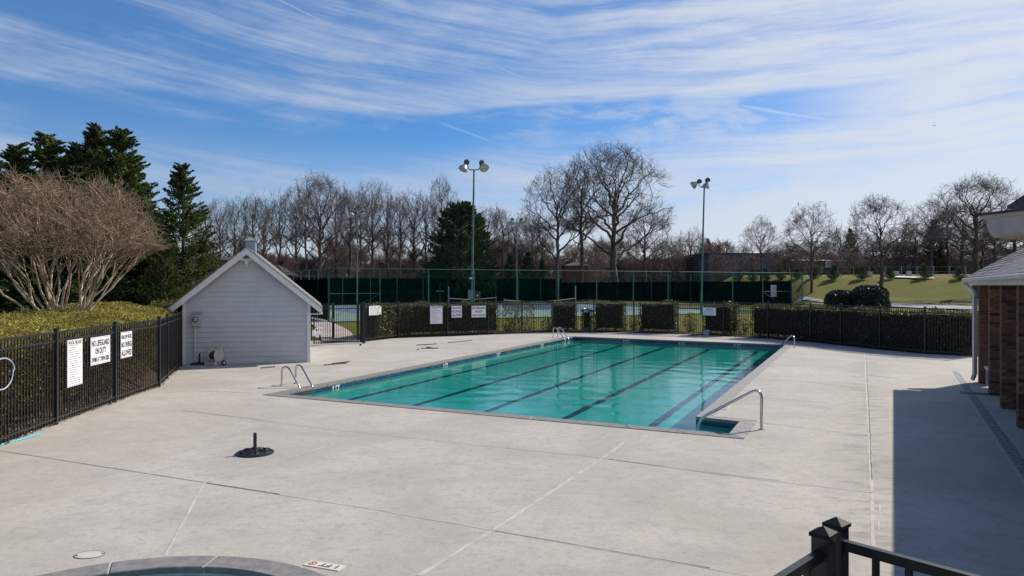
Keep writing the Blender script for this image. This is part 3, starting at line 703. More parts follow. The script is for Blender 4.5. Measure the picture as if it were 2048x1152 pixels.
# ------------------------------------------------------------------ fences
TOPZ = 1.80
def picket_mesh(h=1.79, w_=0.019):
    me = MB().box((0, 0, 0), (w_, w_, h)).mesh('picket'); me.materials.append(M['black']); return me
PICK = picket_mesh(1.74)
def fence(name, pts, label, cat='fence', singles=True, post=0.066, spacing=0.105, skip=(), h=TOPZ, group=None):
    f = empty(name, pts[0], label, cat, group); st = MB(); cnt = 0
    for i, p in enumerate(pts):
        d = (pts[min(i + 1, len(pts) - 1)] - pts[max(i - 1, 0)]); d.z = 0; d.normalize()
        o = MB().box(p + Vector((0, 0, h / 2 + 0.02)), (post, post, h + 0.04), d).build('post', M['black'], f)
        c = MB(); t = p + Vector((0, 0, h + 0.04)); s = post / 2 + 0.006; n2 = Vector((-d.y, d.x, 0))
        c.add([t + d * s + n2 * s, t - d * s + n2 * s, t - d * s - n2 * s, t + d * s - n2 * s] + [t + Vector((0, 0, 0.012)) + d * s + n2 * s, t + Vector((0, 0, 0.012)) - d * s + n2 * s, t + Vector((0, 0, 0.012)) - d * s - n2 * s, t + Vector((0, 0, 0.012)) + d * s - n2 * s, t + Vector((0, 0, 0.034))],
              [(3, 2, 1, 0), (0, 1, 5, 4), (1, 2, 6, 5), (2, 3, 7, 6), (3, 0, 4, 7), (4, 5, 8), (5, 6, 8), (6, 7, 8), (7, 4, 8)])
        c.build('post_cap', M['capblack'], o)
    for i, (a, b) in enumerate(zip(pts, pts[1:])):
        if i in skip: continue
        d = (b - a); L = d.length; d.normalize(); a1 = a + d * post / 2; b1 = b - d * post / 2
        for z in (h - 0.02, h - 0.185, 0.13):
            MB().bar(a1 + Vector((0, 0, z)), b1 + Vector((0, 0, z)), 0.027, 0.034).build('rail', M['black'], f)
        kk = max(1, int(round((L - post) / spacing)))
        for j in range(1, kk):
            p = a1.lerp(b1, j / kk)
            if singles and cnt < 300:
                o = link('picket', PICK, f); o.matrix_parent_inverse = f.matrix_basis.inverted()
                o.location = p + Vector((0, 0, h - 0.895)); o.rotation_euler.z = math.atan2(d.y, d.x); cnt += 1
            else: st.box(p + Vector((0, 0, h - 0.895)), (0.019, 0.019, 1.74), d)
    if st.v: st.build('pickets', M['black'], f)['kind'] = 'stuff'
    return f
def densify(pts, step=2.44):
    out_ = [pts[0]]
    for a, b in zip(pts, pts[1:]):
        kk = max(1, round((b - a).length / step))
        for j in range(1, kk + 1): out_.append(a.lerp(b, j / kk))
    return out_
fence('black_picket_fence', LEFT, 'black metal picket fence with three signs running along the left hedge')
fence('black_picket_fence', densify(FENCE, 2.6), 'long black metal picket fence curving round the far side of the pool', singles=False)
# fence pieces and gate beside the shed
gp = [G(624, 679.5), G(665, 679), G(713, 678)]
gq = [G(642, 660, 0) for _ in range(0)]
fence('black_picket_fence', [G(622, 681), G(666, 680)], 'short black picket fence panel between the shed and the gate post', singles=True)
gate = empty('pool_gate', G(627, 690), 'black metal pool gate standing beside the grey shed', 'gate')
ga, gb = G(628, 690.5), G(721, 686.5); gd = (gb - ga).normalized()
for p, q in ((ga, 'gate_stile'), (gb, 'gate_stile')): MB().box(p + Vector((0, 0, 0.93)), (0.05, 0.05, 1.74), gd).build(q, M['black'], gate)
for z in (0.10, 0.28, 1.62, 1.78): MB().bar(ga + Vector((0, 0, z)), gb + Vector((0, 0, z)), 0.03, 0.036).build('gate_rail', M['black'], gate)
for j in range(1, 21):
    o = link('picket', PICK, gate); o.matrix_parent_inverse = gate.matrix_basis.inverted(); o.location = ga.lerp(gb, j / 21) + Vector((0, 0, 0.92)); o.rotation_euler.z = math.atan2(gd.y, gd.x)
MB().box(G(665, 681) + Vector((0, 0, 1.0)), (0.12, 0.10, 0.16), gd).build('latch', M['galv'], gate)
gpost = empty('gate_post', G(727, 686.5), 'thick black square gate post with slanted cap right of the gate', 'post')
MB().box(G(727, 686.5) + Vector((0, 0, 0.93)), (0.13, 0.13, 1.86), gd).build('post_shaft', M['black'], gpost)
MB().box(G(727, 686.5) + Vector((0, 0, 1.88)), (0.16, 0.16, 0.04), gd).build('post_cap', M['black'], gpost)
gp2 = tag(MB().box(G(716, 682) + Vector((0, 0, 0.9)), (0.09, 0.09, 1.8), gd).build('gate_post', M['black']), 'slim black post just left of the thick gate post', 'post')
gp3 = tag(MB().box(G(665, 680) + Vector((0, 0.15, 0.9)), (0.11, 0.11, 1.8), gd).build('gate_post', M['black']), 'black latch post seen through the middle of the gate', 'post')
# near fence corner at the bottom right
pb = Vector((1.165, 2.62, 0)); pa = Vector((1.075, 2.52, 0))
nl = [pa, pa + Vector((-0.70, -0.70, 0)).normalized() * 1.9]
nr_ = [pb, pb + Vector((0.64, -0.77, 0)).normalized() * 2.0]
fence('near_picket_fence', nl, 'black metal fence panel in the bottom right foreground running down to the left', post=0.060, h=1.795, group='near black fence panels')
fence('near_picket_fence', nr_, 'black metal fence panel in the bottom right foreground running down to the right', post=0.060, h=1.795, group='near black fence panels')
MB().box((pa + pb) / 2 + Vector((0, 0, 1.55)), (0.10, 0.02, 0.05), (pb - pa)).build('hinge', M['black'], bpy.data.objects['near_picket_fence'])

# ------------------------------------------------------------------ signs on fences
def sign(c, ax, wd, ht, lines, label, fine=False, group='white signs on the pool fence', name='pool_sign'):
    ax = Vector(ax).normalized(); up = Vector((0, 0, 1)); nrm = ax.cross(up)
    s = empty(name, c, label, 'sign', group)
    MB().box(c - nrm * 0.004, (wd + 0.03, 0.008, ht + 0.03), ax, -nrm).build('sign_edge', mat('navy_sign_edge', (0.03, 0.04, 0.10), 0.5), s)
    MB().box(c + nrm * 0.003, (wd, 0.006, ht), ax, -nrm).build('sign_panel', M['signwhite'], s)
    fr = MB(); q = 0.018
    for z in (ht / 2 - q, -ht / 2 + q): fr.box(c + nrm * 0.0065 + up * z, (wd - 2 * q, 0.002, 0.006), ax, -nrm)
    for x in (wd / 2 - q, -wd / 2 + q): fr.box(c + nrm * 0.0065 + ax * x, (0.006, 0.002, ht - 2 * q - 0.006), ax, -nrm)
    fr.build('sign_border', M['ink'], s)
    for body, v, hh, frac in lines: text(body, 0.1, c + up * (v * ht / 2) + nrm * 0.007, ax, up, M['ink'], s, wid=wd * frac, ht=hh * ht, bold=0.03)
    if fine:
        sm = MB(); r2 = random.Random(int(c.x * 10)); z = fine[0] * ht / 2
        while z > fine[1] * ht / 2:
            x = -wd * 0.40; end = wd * r2.uniform(-0.02, 0.40)
            while x < end:
                l = r2.uniform(0.015, 0.05); sm.box(c + nrm * 0.0065 + up * z + ax * (x + l / 2), (l, 0.002, 0.010), ax, -nrm); x += l + 0.008
            z -= fine[2]
        sm.build('small_print', M['ink'], s)['kind'] = 'stuff'
    return s
def left_pt(px):
    """point of the left fence line seen in column px"""
    k_ = (px - CX) / F
    for a, b in zip(LEFT, LEFT[1:]):
        if min(a.x / a.y, b.x / b.y) <= k_ <= max(a.x / a.y, b.x / b.y):
            t = (k_ * a.y - a.x) / ((b.x - a.x) - k_ * (b.y - a.y)); return a.lerp(b, t), (b - a).normalized()
def zat(py, d): return CAM_H - (py - HY) / F * d
def left_sign(x0, x1, y0, y1, lines, label, fine=False):
    p0, d = left_pt(x0); p1, _ = left_pt(x1); nrm = Vector((d.y, -d.x, 0))
    c = (p0 + p1) / 2; wd = (p1 - p0).length; zt = (zat(y0, c.y)); zb = zat(y1, c.y); c = c + nrm * 0.03; c.z = (zt + zb) / 2
    return sign(c, d, wd, zt - zb, lines, label, fine)
left_sign(131, 161.5, 679, 771, [('POOL RULES', 0.87, 0.07, 0.84)], 'tall white POOL RULES sign with many small lines on the left fence', (0.76, -0.93, 0.045))
left_sign(178, 217, 673, 727, [('NO LIFEGUARD', 0.56, 0.235, 0.90), ('ON DUTY', -0.02, 0.235, 0.58), ('SWIM AT OWN RISK', -0.64, 0.19, 0.90)], 'square white NO LIFEGUARD ON DUTY sign in the middle of the left fence')
left_sign(238.5, 261, 663.5, 714.5, [('SHALLOW WATER', 0.62, 0.165, 0.88), ('NO DIVING', 0.02, 0.23, 0.88), ('ALLOWED', -0.62, 0.23, 0.88)], 'white SHALLOW WATER NO DIVING ALLOWED sign furthest along the left fence')
FD = densify(FENCE, 2.6)
def back_sign(x0, x1, y0, y1, lines, label, fine=False):
    kk = ((x0 + x1) / 2 - CX) / F
    for a, b in zip(FENCE, FENCE[1:]):
        if a.x / a.y <= kk <= b.x / b.y:
            t = (kk * a.y - a.x) / ((b.x - a.x) - kk * (b.y - a.y)); c = a.lerp(b, t); d = (b - a).normalized(); break
    wd = (x1 - x0) / F * c.y / max(0.6, abs(d.x)); zt, zb = zat(y0, c.y), zat(y1, c.y); c = c + Vector((d.y, -d.x, 0)) * 0.03; c.z = (zt + zb) / 2
    return sign(c, d, wd, zt - zb, lines, label, fine)
back_sign(737, 762, 611.5, 630, [], 'small white notice of fine print on the far fence right of the gate', (0.8, -0.8, 0.035))
back_sign(860.5, 884, 611.5, 647.5, [('POOL RULES', 0.85, 0.08, 0.8)], 'tall white POOL RULES sign on the far fence before the hedge', (0.68, -0.9, 0.05))
back_sign(903, 923, 611.5, 635, [('SHALLOW WATER', 0.62, 0.16, 0.86), ('NO DIVING', 0.02, 0.21, 0.86), ('ALLOWED', -0.58, 0.21, 0.86)], 'white SHALLOW WATER NO DIVING ALLOWED sign on the far fence')
back_sign(943, 971, 611.5, 634.5, [('NO LIFEGUARD', 0.60, 0.20, 0.88), ('ON DUTY', 0.0, 0.20, 0.56), ('SWIM AT OWN RISK', -0.62, 0.15, 0.88)], 'white NO LIFEGUARD ON DUTY sign on the far fence')
back_sign(1408, 1430, 615, 631, [('NOTICE', 0.55, 0.16, 0.5)], 'small white notice on the far fence above the white pot', (0.2, -0.8, 0.06))

# ------------------------------------------------------------------ shed
SF0, SF1 = G(367, 729), G(620, 724)                       # front wall line
sax = (SF1 - SF0).normalized(); SW = (SF1 - SF0).length; sdp = Vector((-0.265, 0.964, 0)).normalized()
sc = (SF0 + SF1) / 2
shed = empty('pool_shed', sc, 'pale grey clapboard shed with gable roof and white trim left of the pool', 'shed')
EZ = zat(600, 25.2); RZ = zat(500, 25.2)                   # wall plate and ridge heights
SL = (RZ - EZ) / (SW / 2); DEP = 6.0
def wallhalf(z): return SW / 2 if z < EZ + 0.02 else max(0.0, (RZ - z) / SL)
base = MB(); base.add([sc - sax * SW / 2, sc + sax * SW / 2, sc + sax * SW / 2 + Vector((0, 0, EZ)), sc + Vector((0, 0, RZ - 0.05)), sc - sax * SW / 2 + Vector((0, 0, EZ))] + [p + sdp * DEP for p in (sc - sax * SW / 2, sc + sax * SW / 2, sc + sax * SW / 2 + Vector((0, 0, EZ)), sc + Vector((0, 0, RZ - 0.05)), sc - sax * SW / 2 + Vector((0, 0, EZ)))],
    [(0, 1, 2, 3, 4), (9, 8, 7, 6, 5), (0, 5, 6, 1), (1, 6, 7, 2), (2, 7, 8, 3), (3, 8, 9, 4), (4, 9, 5, 0)])
base.build('wall', M['siding'], shed)
fn = -sdp.copy(); fn = Vector((sax.y, -sax.x, 0))           # outward normal of the front
z = 0.06
BH = 0.172
while z < RZ - 0.2:
    z1 = min(z + BH + 0.012, RZ - 0.12); h0, h1 = wallhalf(z) - 0.02, wallhalf(z1) - 0.02
    if h1 > 0.02:
        b_ = MB(); f0 = fn * 0.026; f1 = fn * 0.002
        pts = [sc - sax * h0 + f0, sc + sax * h0 + f0, sc + sax * h1 + f1, sc - sax * h1 + f1]
        zz = [z, z, z1, z1]; fr = [p + Vector((0, 0, q)) for p, q in zip(pts, zz)]; bk = [p - fn * 0.02 for p in fr]
        b_.add(fr + bk, [(0, 1, 2, 3), (7, 6, 5, 4), (0, 4, 5, 1), (1, 5, 6, 2), (2, 6, 7, 3), (3, 7, 4, 0)]); b_.build('siding_board', M['siding'], shed)
    z += BH
for s in (-1, 1):
    c = sc + sax * (s * (SW / 2 - 0.035)) + fn * 0.045; MB().box(c + Vector((0, 0, EZ / 2)), (0.11, 0.035, EZ - 0.02), sax, -fn).build('corner_board', M['trim'], shed)
MB().box(sc + fn * 0.03 + Vector((0, 0, 0.03)), (SW + 0.02, 0.03, 0.06), sax, -fn).build('base_board', M['siding'], shed)
OH = 0.42; fo = fn * 0.30
def roof_pt(x, dz=0): return Vector((0, 0, RZ - abs(x) * SL + dz))
for s in (-1, 1):
    e = SW / 2 + OH; th = 0.22
    # rake board
    rk = MB(); p = [sc + roof_pt(0, 0.08), sc + sax * (s * e) + roof_pt(e, 0.08), sc + sax * (s * e) + roof_pt(e, -0.15), sc + sax * (s * e * 0.0) + roof_pt(0, -0.17)]
    p = [q + fo for q in p]; bk = [q - fn * 0.035 for q in p]; rk.add(p + bk, [(0, 1, 2, 3), (7, 6, 5, 4), (0, 4, 5, 1), (1, 5, 6, 2), (2, 6, 7, 3), (3, 7, 4, 0)]); rk.build('rake_board', M['trim'], shed)
    # soffit and side fascia with the boxed return
    a = sc + sax * (s * e) + roof_pt(e, -0.15) + fo
    MB().box(sc + sax * (s * (SW / 2 + OH / 2)) + roof_pt(e, -0.14) + fn * 0.06, (OH, 0.50, 0.03), sax, -fn).build('eave_return', M['trim'], shed)
    fb = a + Vector((0, 0, 0.11)); MB().bar(fb, fb + sdp * (DEP + 0.6), 0.03, 0.22).build('fascia', M['trim'], shed)
    # roof plane in stepped shingle courses
    NC = 16
    for i in range(NC):
        x0 = s * (e + 0.03) * (1 - i / NC); x1 = s * (e + 0.03) * (1 - (i + 1.15) / NC) if i < NC - 1 else 0
        a0 = sc + sax * x0 + roof_pt(x0, 0.115) + fo + fn * 0.03; a1 = sc + sax * x1 + roof_pt(x1, 0.10) + fo + fn * 0.03
        b0 = a0 + sdp * (DEP + 0.66); b1 = a1 + sdp * (DEP + 0.66); dn = Vector((0, 0, -0.03))
        MB().add([a0, a1, b1, b0, a0 + dn, a1 + dn, b1 + dn, b0 + dn], [(0, 3, 2, 1), (4, 5, 6, 7), (0, 1, 5, 4), (1, 2, 6, 5), (2, 3, 7, 6), (3, 0, 4, 7)]).build('shingle_course', M['roofgrey'], shed)
# cupola
cc = sc + sdp * 1.35; cw = 0.36; cz = RZ - 0.22
cup = MB().box(cc + Vector((0, 0, cz + 0.30)), (cw, cw, 0.62), sax, sdp).build('cupola', mat('blue_grey_cupola', (0.34, 0.42, 0.52), 0.6), shed)
for i in range(6): MB().box(cc + fn * (cw / 2 + 0.006) + Vector((0, 0, cz + 0.33 + i * 0.045)), (cw * 0.78, 0.03, 0.02), sax, -fn).build('louvre_slat', mat('pale_louvre', (0.45, 0.52, 0.6), 0.6) if i == 0 else bpy.data.materials['pale_louvre'], cup)
capm = MB(); t = cc + Vector((0, 0, cz + 0.61)); s_ = cw / 2 + 0.07; capm.add([t + sax * s_ + sdp * s_, t - sax * s_ + sdp * s_, t - sax * s_ - sdp * s_, t + sax * s_ - sdp * s_, t + Vector((0, 0, 0.16))] + [q + Vector((0, 0, 0.0)) for q in ()], [(0, 1, 4), (1, 2, 4), (2, 3, 4), (3, 0, 4), (3, 2, 1, 0)]); capm.build('cupola_roof', M['verdigris'], cup)
MB().lathe([(0.0, 0.0), (0.02, 0.0), (0.015, 0.05), (0.03, 0.08), (0.0, 0.12)], t + Vector((0, 0, 0.14)), 8).build('finial', M['castiron'], cup)
# floodlight with camera under the gable
fc_ = sc + fn * 0.05 + Vector((0, 0, zat(521, 25))); fc_ = fc_ - sax * 0.02
fld = empty('security_light', fc_, 'white twin floodlight with a small camera under the shed gable', 'security light')
MB().box(fc_ + fn * 0.03, (0.14, 0.06, 0.14), sax, -fn).build('mount_plate', M['white'], fld)
for s in (-1, 1):
    MB().lathe([(0.0, -0.06), (0.05, -0.05), (0.075, 0.03), (0.07, 0.06), (0.0, 0.055)], fc_ + sax * (0.15 * s) + fn * 0.10 + Vector((0, 0, 0.05)), 12, (s * 0.5, -0.7, 0.2)).build('lamp_head', M['white'], fld, True)
    MB().bar(fc_ + fn * 0.05, fc_ + sax * (0.12 * s) + fn * 0.08 + Vector((0, 0, 0.04)), 0.025, 0.025).build('lamp_arm', M['white'], fld)
MB().box(fc_ + fn * 0.08 + Vector((0, 0, -0.13)), (0.08, 0.08, 0.14), sax, -fn).build('camera_body', M['white'], fld)
MB().lathe([(0.0, 0.0), (0.022, 0.0), (0.022, -0.01)], fc_ + fn * 0.125 + Vector((0, 0, -0.15)), 10, fn).build('camera_lens', M['ink'], fld)
# electric meter
mc = sc + sax * 0; mp_ = SF0 + sax * ((392 - 367) / 253 * SW) + fn * 0.10
met = empty('electric_meter', mp_ + Vector((0, 0, 1.3)), 'grey electric meter box with round dial on the shed front', 'electric meter')
zc = zat(640, 25); MB().box(mp_ + sax * 0.03 + Vector((0, 0, zc)), (0.30, 0.14, 0.40), sax, -fn).build('meter_box', mat('pale_grey_box_paint', (0.42, 0.44, 0.44), 0.5), met, bevel=0.008)
MB().box(mp_ + sax * 0.03 + Vector((0, 0, zc + 0.215)), (0.33, 0.17, 0.03), sax, -fn).build('box_hood', M['galv'], met)
MB().lathe([(0.0, 0.05), (0.05, 0.045), (0.075, 0.02), (0.085, 0.0)], mp_ + fn * 0.07 + Vector((0, 0, zc + 0.03)), 18, fn).build('meter_dial', mat('glass_grey', (0.35, 0.38, 0.4), 0.15), met, True)
MB().lathe([(0.09, 0.0), (0.1, 0.02), (0.085, 0.025)], mp_ + fn * 0.07 + Vector((0, 0, zc + 0.03)), 18, fn).build('dial_ring', M['castiron'], met)
MB().box(mp_ + fn * 0.121 + Vector((0, 0, zc + 0.03)), (0.05, 0.006, 0.014), sax, -fn).build('dial_register', M['ink'], met)
MB().tube([mp_ - sax * 0.03 + Vector((0, 0, zc - 0.2)), mp_ - sax * 0.03 + Vector((0, 0, 0.0))], 0.026, 8).build('conduit', mat('pale_blue_conduit', (0.48, 0.54, 0.58), 0.5), met, True)
# brick pier behind the left corner
bp = G(361, 727); tag(MB().box(bp + Vector((0, 0.3, 0.95)), (0.25, 0.5, 1.9)).build('brick_pier', M['brickmats'][0]), 'narrow dark brick pier between fence end and shed', 'pier')
# garden tap with white basin on right corner of shed
ft = SF1 + sax * 0.09 + sdp * 0.5
df = empty('drinking_fountain', ft, 'small white wall basin with spout on the right side of the shed', 'drinking fountain')
zf = zat(667, 26)
MB().lathe([(0.0, -0.20), (0.05, -0.20), (0.07, -0.10), (0.15, -0.02), (0.16, 0.0), (0.13, -0.01), (0.0, -0.05)], ft + sax * 0.16 + Vector((0, 0, zf + 0.05)), 14).build('basin', M['white'], df, True)
MB().box(ft + sax * 0.05 + Vector((0, 0, zf)), (0.12, 0.14, 0.2), sax, -fn).build('bracket', M['white'], df)
MB().tube(round_path([ft + sax * 0.05 + Vector((0, 0, zf + 0.12)), ft + sax * 0.2 + Vector((0, 0, zf + 0.22)), ft + sax * 0.36 + Vector((0, 0, zf + 0.18))], 0.08), 0.018, 8).build('spout', M['white'], df, True)

# umbrella bases
def umbrella_base(c, label, r=0.29, ph=0.33, m=None):
    u = empty('umbrella_base', c, label, 'umbrella base', 'round black umbrella bases')
    prof = [(r, 0.0), (r + 0.004, 0.012), (r, 0.026), (r * 0.93, 0.034), (r * 0.88, 0.030), (r * 0.8, 0.042), (r * 0.62, 0.055), (r * 0.56, 0.050), (r * 0.45, 0.062), (r * 0.25, 0.07), (0.045, 0.075), (0.0, 0.075)]
    MB().lathe(prof, c, 40).build('weight_disc', M['castiron'], u, True)
    orn = MB()
    for j in range(10):
        t = 2 * math.pi * j / 10
        orn.tube([c + Vector((r * q * math.cos(t + w_), r * q * math.sin(t + w_), z_)) for q, w_, z_ in ((0.3, 0, 0.072), (0.45, 0.22, 0.068), (0.6, 0.05, 0.062), (0.75, 0.25, 0.052), (0.85, 0.1, 0.042))], 0.009, 5)
    orn.build('scroll_relief', M['castiron'], u, True)
    MB().lathe([(0.045, 0.07), (0.042, 0.10), (0.027, 0.11), (0.027, ph), (0.021, ph), (0.021, ph - 0.03), (0.0, ph - 0.03)], c, 20).build('tube', M['castiron'], u, True)
    MB().tube([c + Vector((0.02, -0.02, ph - 0.07)), c + Vector((0.045, -0.05, ph - 0.07))], 0.008, 6).build('set_screw', M['castiron'], u)
umbrella_base(G(510, 907), 'round black umbrella base standing alone on the open deck')
umbrella_base(G(399, 729.0), 'round black umbrella base in the shade beside the hose reel', 0.30, 0.38)
# hose reel
hc = G(433, 730.5); hr = empty('hose_reel', hc, 'beige hose reel cart with two wheels against the shed front', 'hose reel')
beige = mat('beige_plastic', (0.50, 0.46, 0.40), 0.55)
hs_ = sax.copy(); hs_.rotate(Matrix.Rotation(R(-38), 3, 'Z')); hf_ = Vector((hs_.y, -hs_.x, 0)); hc = hc + fn * 0.05
W_ = lambda a, b, z: hc + hs_ * a + hf_ * b + Vector((0, 0, z))
for s in (-0.17, 0.17):
    MB().lathe([(0.0, -0.012), (0.05, -0.02), (0.205, -0.012), (0.215, 0.0), (0.205, 0.012), (0.05, 0.02), (0.0, 0.012)], W_(s - 0.06, -0.02, 0.34), 22, hs_).build('reel_flange', beige, hr, True)
MB().lathe([(0.10, -0.16), (0.10, 0.16)], W_(-0.06, -0.02, 0.34), 16, hs_).build('reel_drum', mat('coiled_dark_hose', (0.05, 0.055, 0.05), 0.5), hr)
for k2 in range(5): MB().tube([W_(-0.18 + k2 * 0.055 + 0.01 * math.sin(t), -0.02 + 0.13 * math.cos(t), 0.34 + 0.13 * math.sin(t)) for t in [2 * math.pi * j / 16 for j in range(17)]], 0.016, 6).build('hose_coil', bpy.data.materials['coiled_dark_hose'], hr, True)
for b in (0.0,):
    MB().bar(W_(0.06, 0.16, 0.0), W_(0.20, -0.12, 0.78), 0.045, 0.03).build('frame_leg', beige, hr)
    MB().bar(W_(-0.30, 0.16, 0.0), W_(-0.22, -0.12, 0.78), 0.045, 0.03).build('frame_leg', beige, hr)
MB().tube([W_(-0.22, -0.12, 0.78), W_(0.20, -0.12, 0.78)], 0.014, 8).build('handle', beige, hr, True)
MB().box(W_(-0.12, 0.12, 0.06), (0.50, 0.12, 0.11), hs_, -hf_).build('tray', beige, hr, bevel=0.01)
MB().tube([W_(-0.30, -0.02, 0.34), W_(-0.33, -0.02, 0.34), W_(-0.33, -0.02, 0.46)], 0.012, 6).build('crank', M['castiron'], hr)
for s in (0.24, -0.32):
    wh = MB().lathe([(0.0, -0.02), (0.05, -0.02), (0.085, -0.02), (0.09, 0.0), (0.085, 0.02), (0.0, 0.02)], W_(s, -0.10, 0.09), 18, hs_).build('wheel', M['castiron'], hr, True)
    MB().lathe([(0.0, 0.03), (0.035, 0.027), (0.035, 0.02)], W_(s, -0.10, 0.09), 12, hs_).build('wheel_hub', M['white'], wh)
# loose hose by the conduit
tag(MB().tube([G(386, 727) + fn * 0.2 + Vector((0.09 * math.cos(t), 0, 0.28 + 0.2 * math.sin(t))) for t in [2 * math.pi * j / 20 for j in range(21)]], 0.012, 6).build('coiled_cable', M['ink']), 'dark coiled cable hanging beside the conduit on the shed', 'cable')

# ------------------------------------------------------------------ rails and ladders
def rail(name, pts, r, parent, rad=0.22):
    MB().tube(round_path(pts, rad, 8), r, 12).build(name, M['steel'], parent, True)
def flange(p, parent): MB().lathe([(0.0, 0.022), (0.03, 0.022), (0.05, 0.012), (0.055, 0.0)], p, 16).build('base_flange', M['steel'], parent, True)
def ladder(b1, w1, b2, w2, top, label, treads=True):
    l = empty('pool_ladder', b1, label, 'pool ladder', 'pool ladders')
    for b, w_ in ((b1, w1), (b2, w2)):
        b = Vector(b); w_ = Vector(w_); d = (w_ - b); d.z = 0; L = d.length; d.normalize()
        rail('grab_rail', [b, b + d * 0.02 + Vector((0, 0, top)), b + d * 0.30 + Vector((0, 0, top + 0.03)), w_ + Vector((0, 0, 0.08)), w_ + d * 0.02 + Vector((0, 0, -0.75))], 0.024, l, 0.2); flange(b, l)
    if treads:
        for z in (-0.3, -0.55): MB().bar(Vector(w1) + Vector((0, 0, z)), Vector(w2) + Vector((0, 0, z)), 0.08, 0.03).build('tread', M['steel'], l)
    return l
ladder(G(563, 771.5), G(603, 787, WL), G(591, 767), G(628, 784.5, WL), 0.50, 'curved steel pool ladder at the near left corner of the pool')
ladder(G(1106, 675), G(1131, 683.5, WL), G(1115, 674), G(1138, 682, WL), 0.50, 'small curved steel ladder at the far left corner of the pool')
l3 = empty('pool_ladder', G(1589, 694.5), 'curved steel grab rail at the far right corner of the pool', 'pool ladder', 'pool ladders')
b3 = G(1589, 695.5); w3 = G(1561, 696, WL); d3 = (w3 - b3); d3.z = 0; d3.normalize()
rail('grab_rail', [b3, b3 + Vector((0, 0, 0.46)), b3 + d3 * 0.3 + Vector((0, 0, 0.53)), w3 + Vector((0, 0, 0.10)), w3 + Vector((0, 0, -0.6))], 0.028, l3, 0.22); flange(b3, l3)
b4 = b3 - ux.to_3d() * 0.0
hr_ = empty('handrail', G(1523, 860), 'single bent steel handrail over the pool steps in the near right corner', 'handrail')
hb = G(1523, 859); he = G(1395, 863, WL); hd = (he - hb); hd.z = 0; hd.normalize()
kn = Vector((he.x, he.y, zat(839, he.y)))
rail('rail_tube', [hb, hb + Vector((0, 0, 0.80)), kn, he + Vector((0, 0, -0.35))], 0.027, hr_, 0.24); flange(hb, hr_)

# ------------------------------------------------------------------ things on the deck
def rod(name, a, b, r, m, label, cat, group=None, z=0):
    o = MB().tube([a + Vector((0, 0, r + z)), b + Vector((0, 0, r + z))], r, 8).build(name, m); return tag(o, label, cat, group)
dp0, dp1 = G(82, 869.5), G(-60, 908)
rod('pool_pole', dp0, dp0 + (dp1 - dp0) * 1.9, 0.017, mat('teal_telescopic_pole', (0.10, 0.50, 0.58), 0.3), 'pale teal telescopic pool pole lying along the foot of the left fence', 'pool pole')
dq0, dq1 = G(66, 865), G(-60, 901)
rod('pool_pole', dq0, dq0 + (dq1 - dq0) * 1.9, 0.016, mat('white_blue_pole', (0.62, 0.68, 0.80), 0.3), 'white pool pole lying closest to the left fence', 'pool pole')
tag(MB().tube([G(46, 866) + Vector((0.05 * math.cos(t), 0.02 * math.sin(t), 0.035 + 0.03 * math.sin(t))) for t in [2 * math.pi * j / 14 for j in range(15)]], 0.008, 6).build('rope_ring', mat('yellow_rope', (0.5, 0.42, 0.05), 0.6)), 'small yellow rope ring lying on the pole tips by the left fence', 'rope')
# life hook hose loop and ring buoy on the left fence
lp_, ld_ = left_pt(-3); ln = Vector((ld_.y, -ld_.x, 0)); lz = zat(748, lp_.y)
tag(MB().tube([lp_ + ln * 0.06 + ld_ * (0.38 * math.cos(t) * (1.0 if math.sin(t) > 0 else 0.85)) + Vector((0, 0, lz + 0.26 * math.sin(t))) for t in [2 * math.pi * j / 30 for j in range(31)]], 0.011, 6).build('hanging_rope', mat('pale_blue_rope', (0.40, 0.48, 0.58), 0.6), None, True), 'pale blue rope loop hanging on the fence at the left edge', 'rope')
lb, _ = left_pt(-37); tag(MB().lathe([(0.19 + 0.055 * math.cos(t), 0.05 * math.sin(t)) for t in [2 * math.pi * j / 14 for j in range(15)]], lb + ln * 0.09 + Vector((0, 0, zat(762, lb.y))), 28, ln).build('ring_buoy', M['white'], None, True), 'white ring buoy hanging on the fence at the left edge', 'ring buoy')
sticks = [((522, 737), (550, 734)), ((648, 731), (694, 727)), ((664, 728), (699, 724)), ((833, 690.8), (873, 688.5)), ((842, 697.5), (876, 697)), ((853, 694.5), (868, 697.5)), ((896, 686), (944, 681.5)), ((834, 699.5), (838, 699))]
dk = mat('dark_rusty_rod', (0.05, 0.035, 0.035), 0.7)
slab = ['single short dark rod lying in front of the shed', 'longer dark rod of the pair lying beyond the near ladder', 'thinner dark rod of the pair lying beyond the near ladder', 'dark rod lying furthest back in the cluster left of the pool',
        'dark rod lying nearest the pool in the middle cluster', 'short bent dark rod crossing the middle cluster', 'long dark rod lying nearest the far fence', 'tiny dark scrap lying left of the middle rod cluster']
for (a, b), lb_ in zip(sticks, slab):
    rod('metal_rod', G(*a), G(*b), 0.018, dk, lb_, 'rod', 'dark rods lying on the deck')
tag(MB().lathe([(0.0, 0.09), (0.04, 0.08), (0.05, 0.03), (0.04, 0.0)], G(721, 691.5), 10).build('door_stop', M['castiron'], None, True), 'small dark door stop on the deck below the gate', 'door stop')
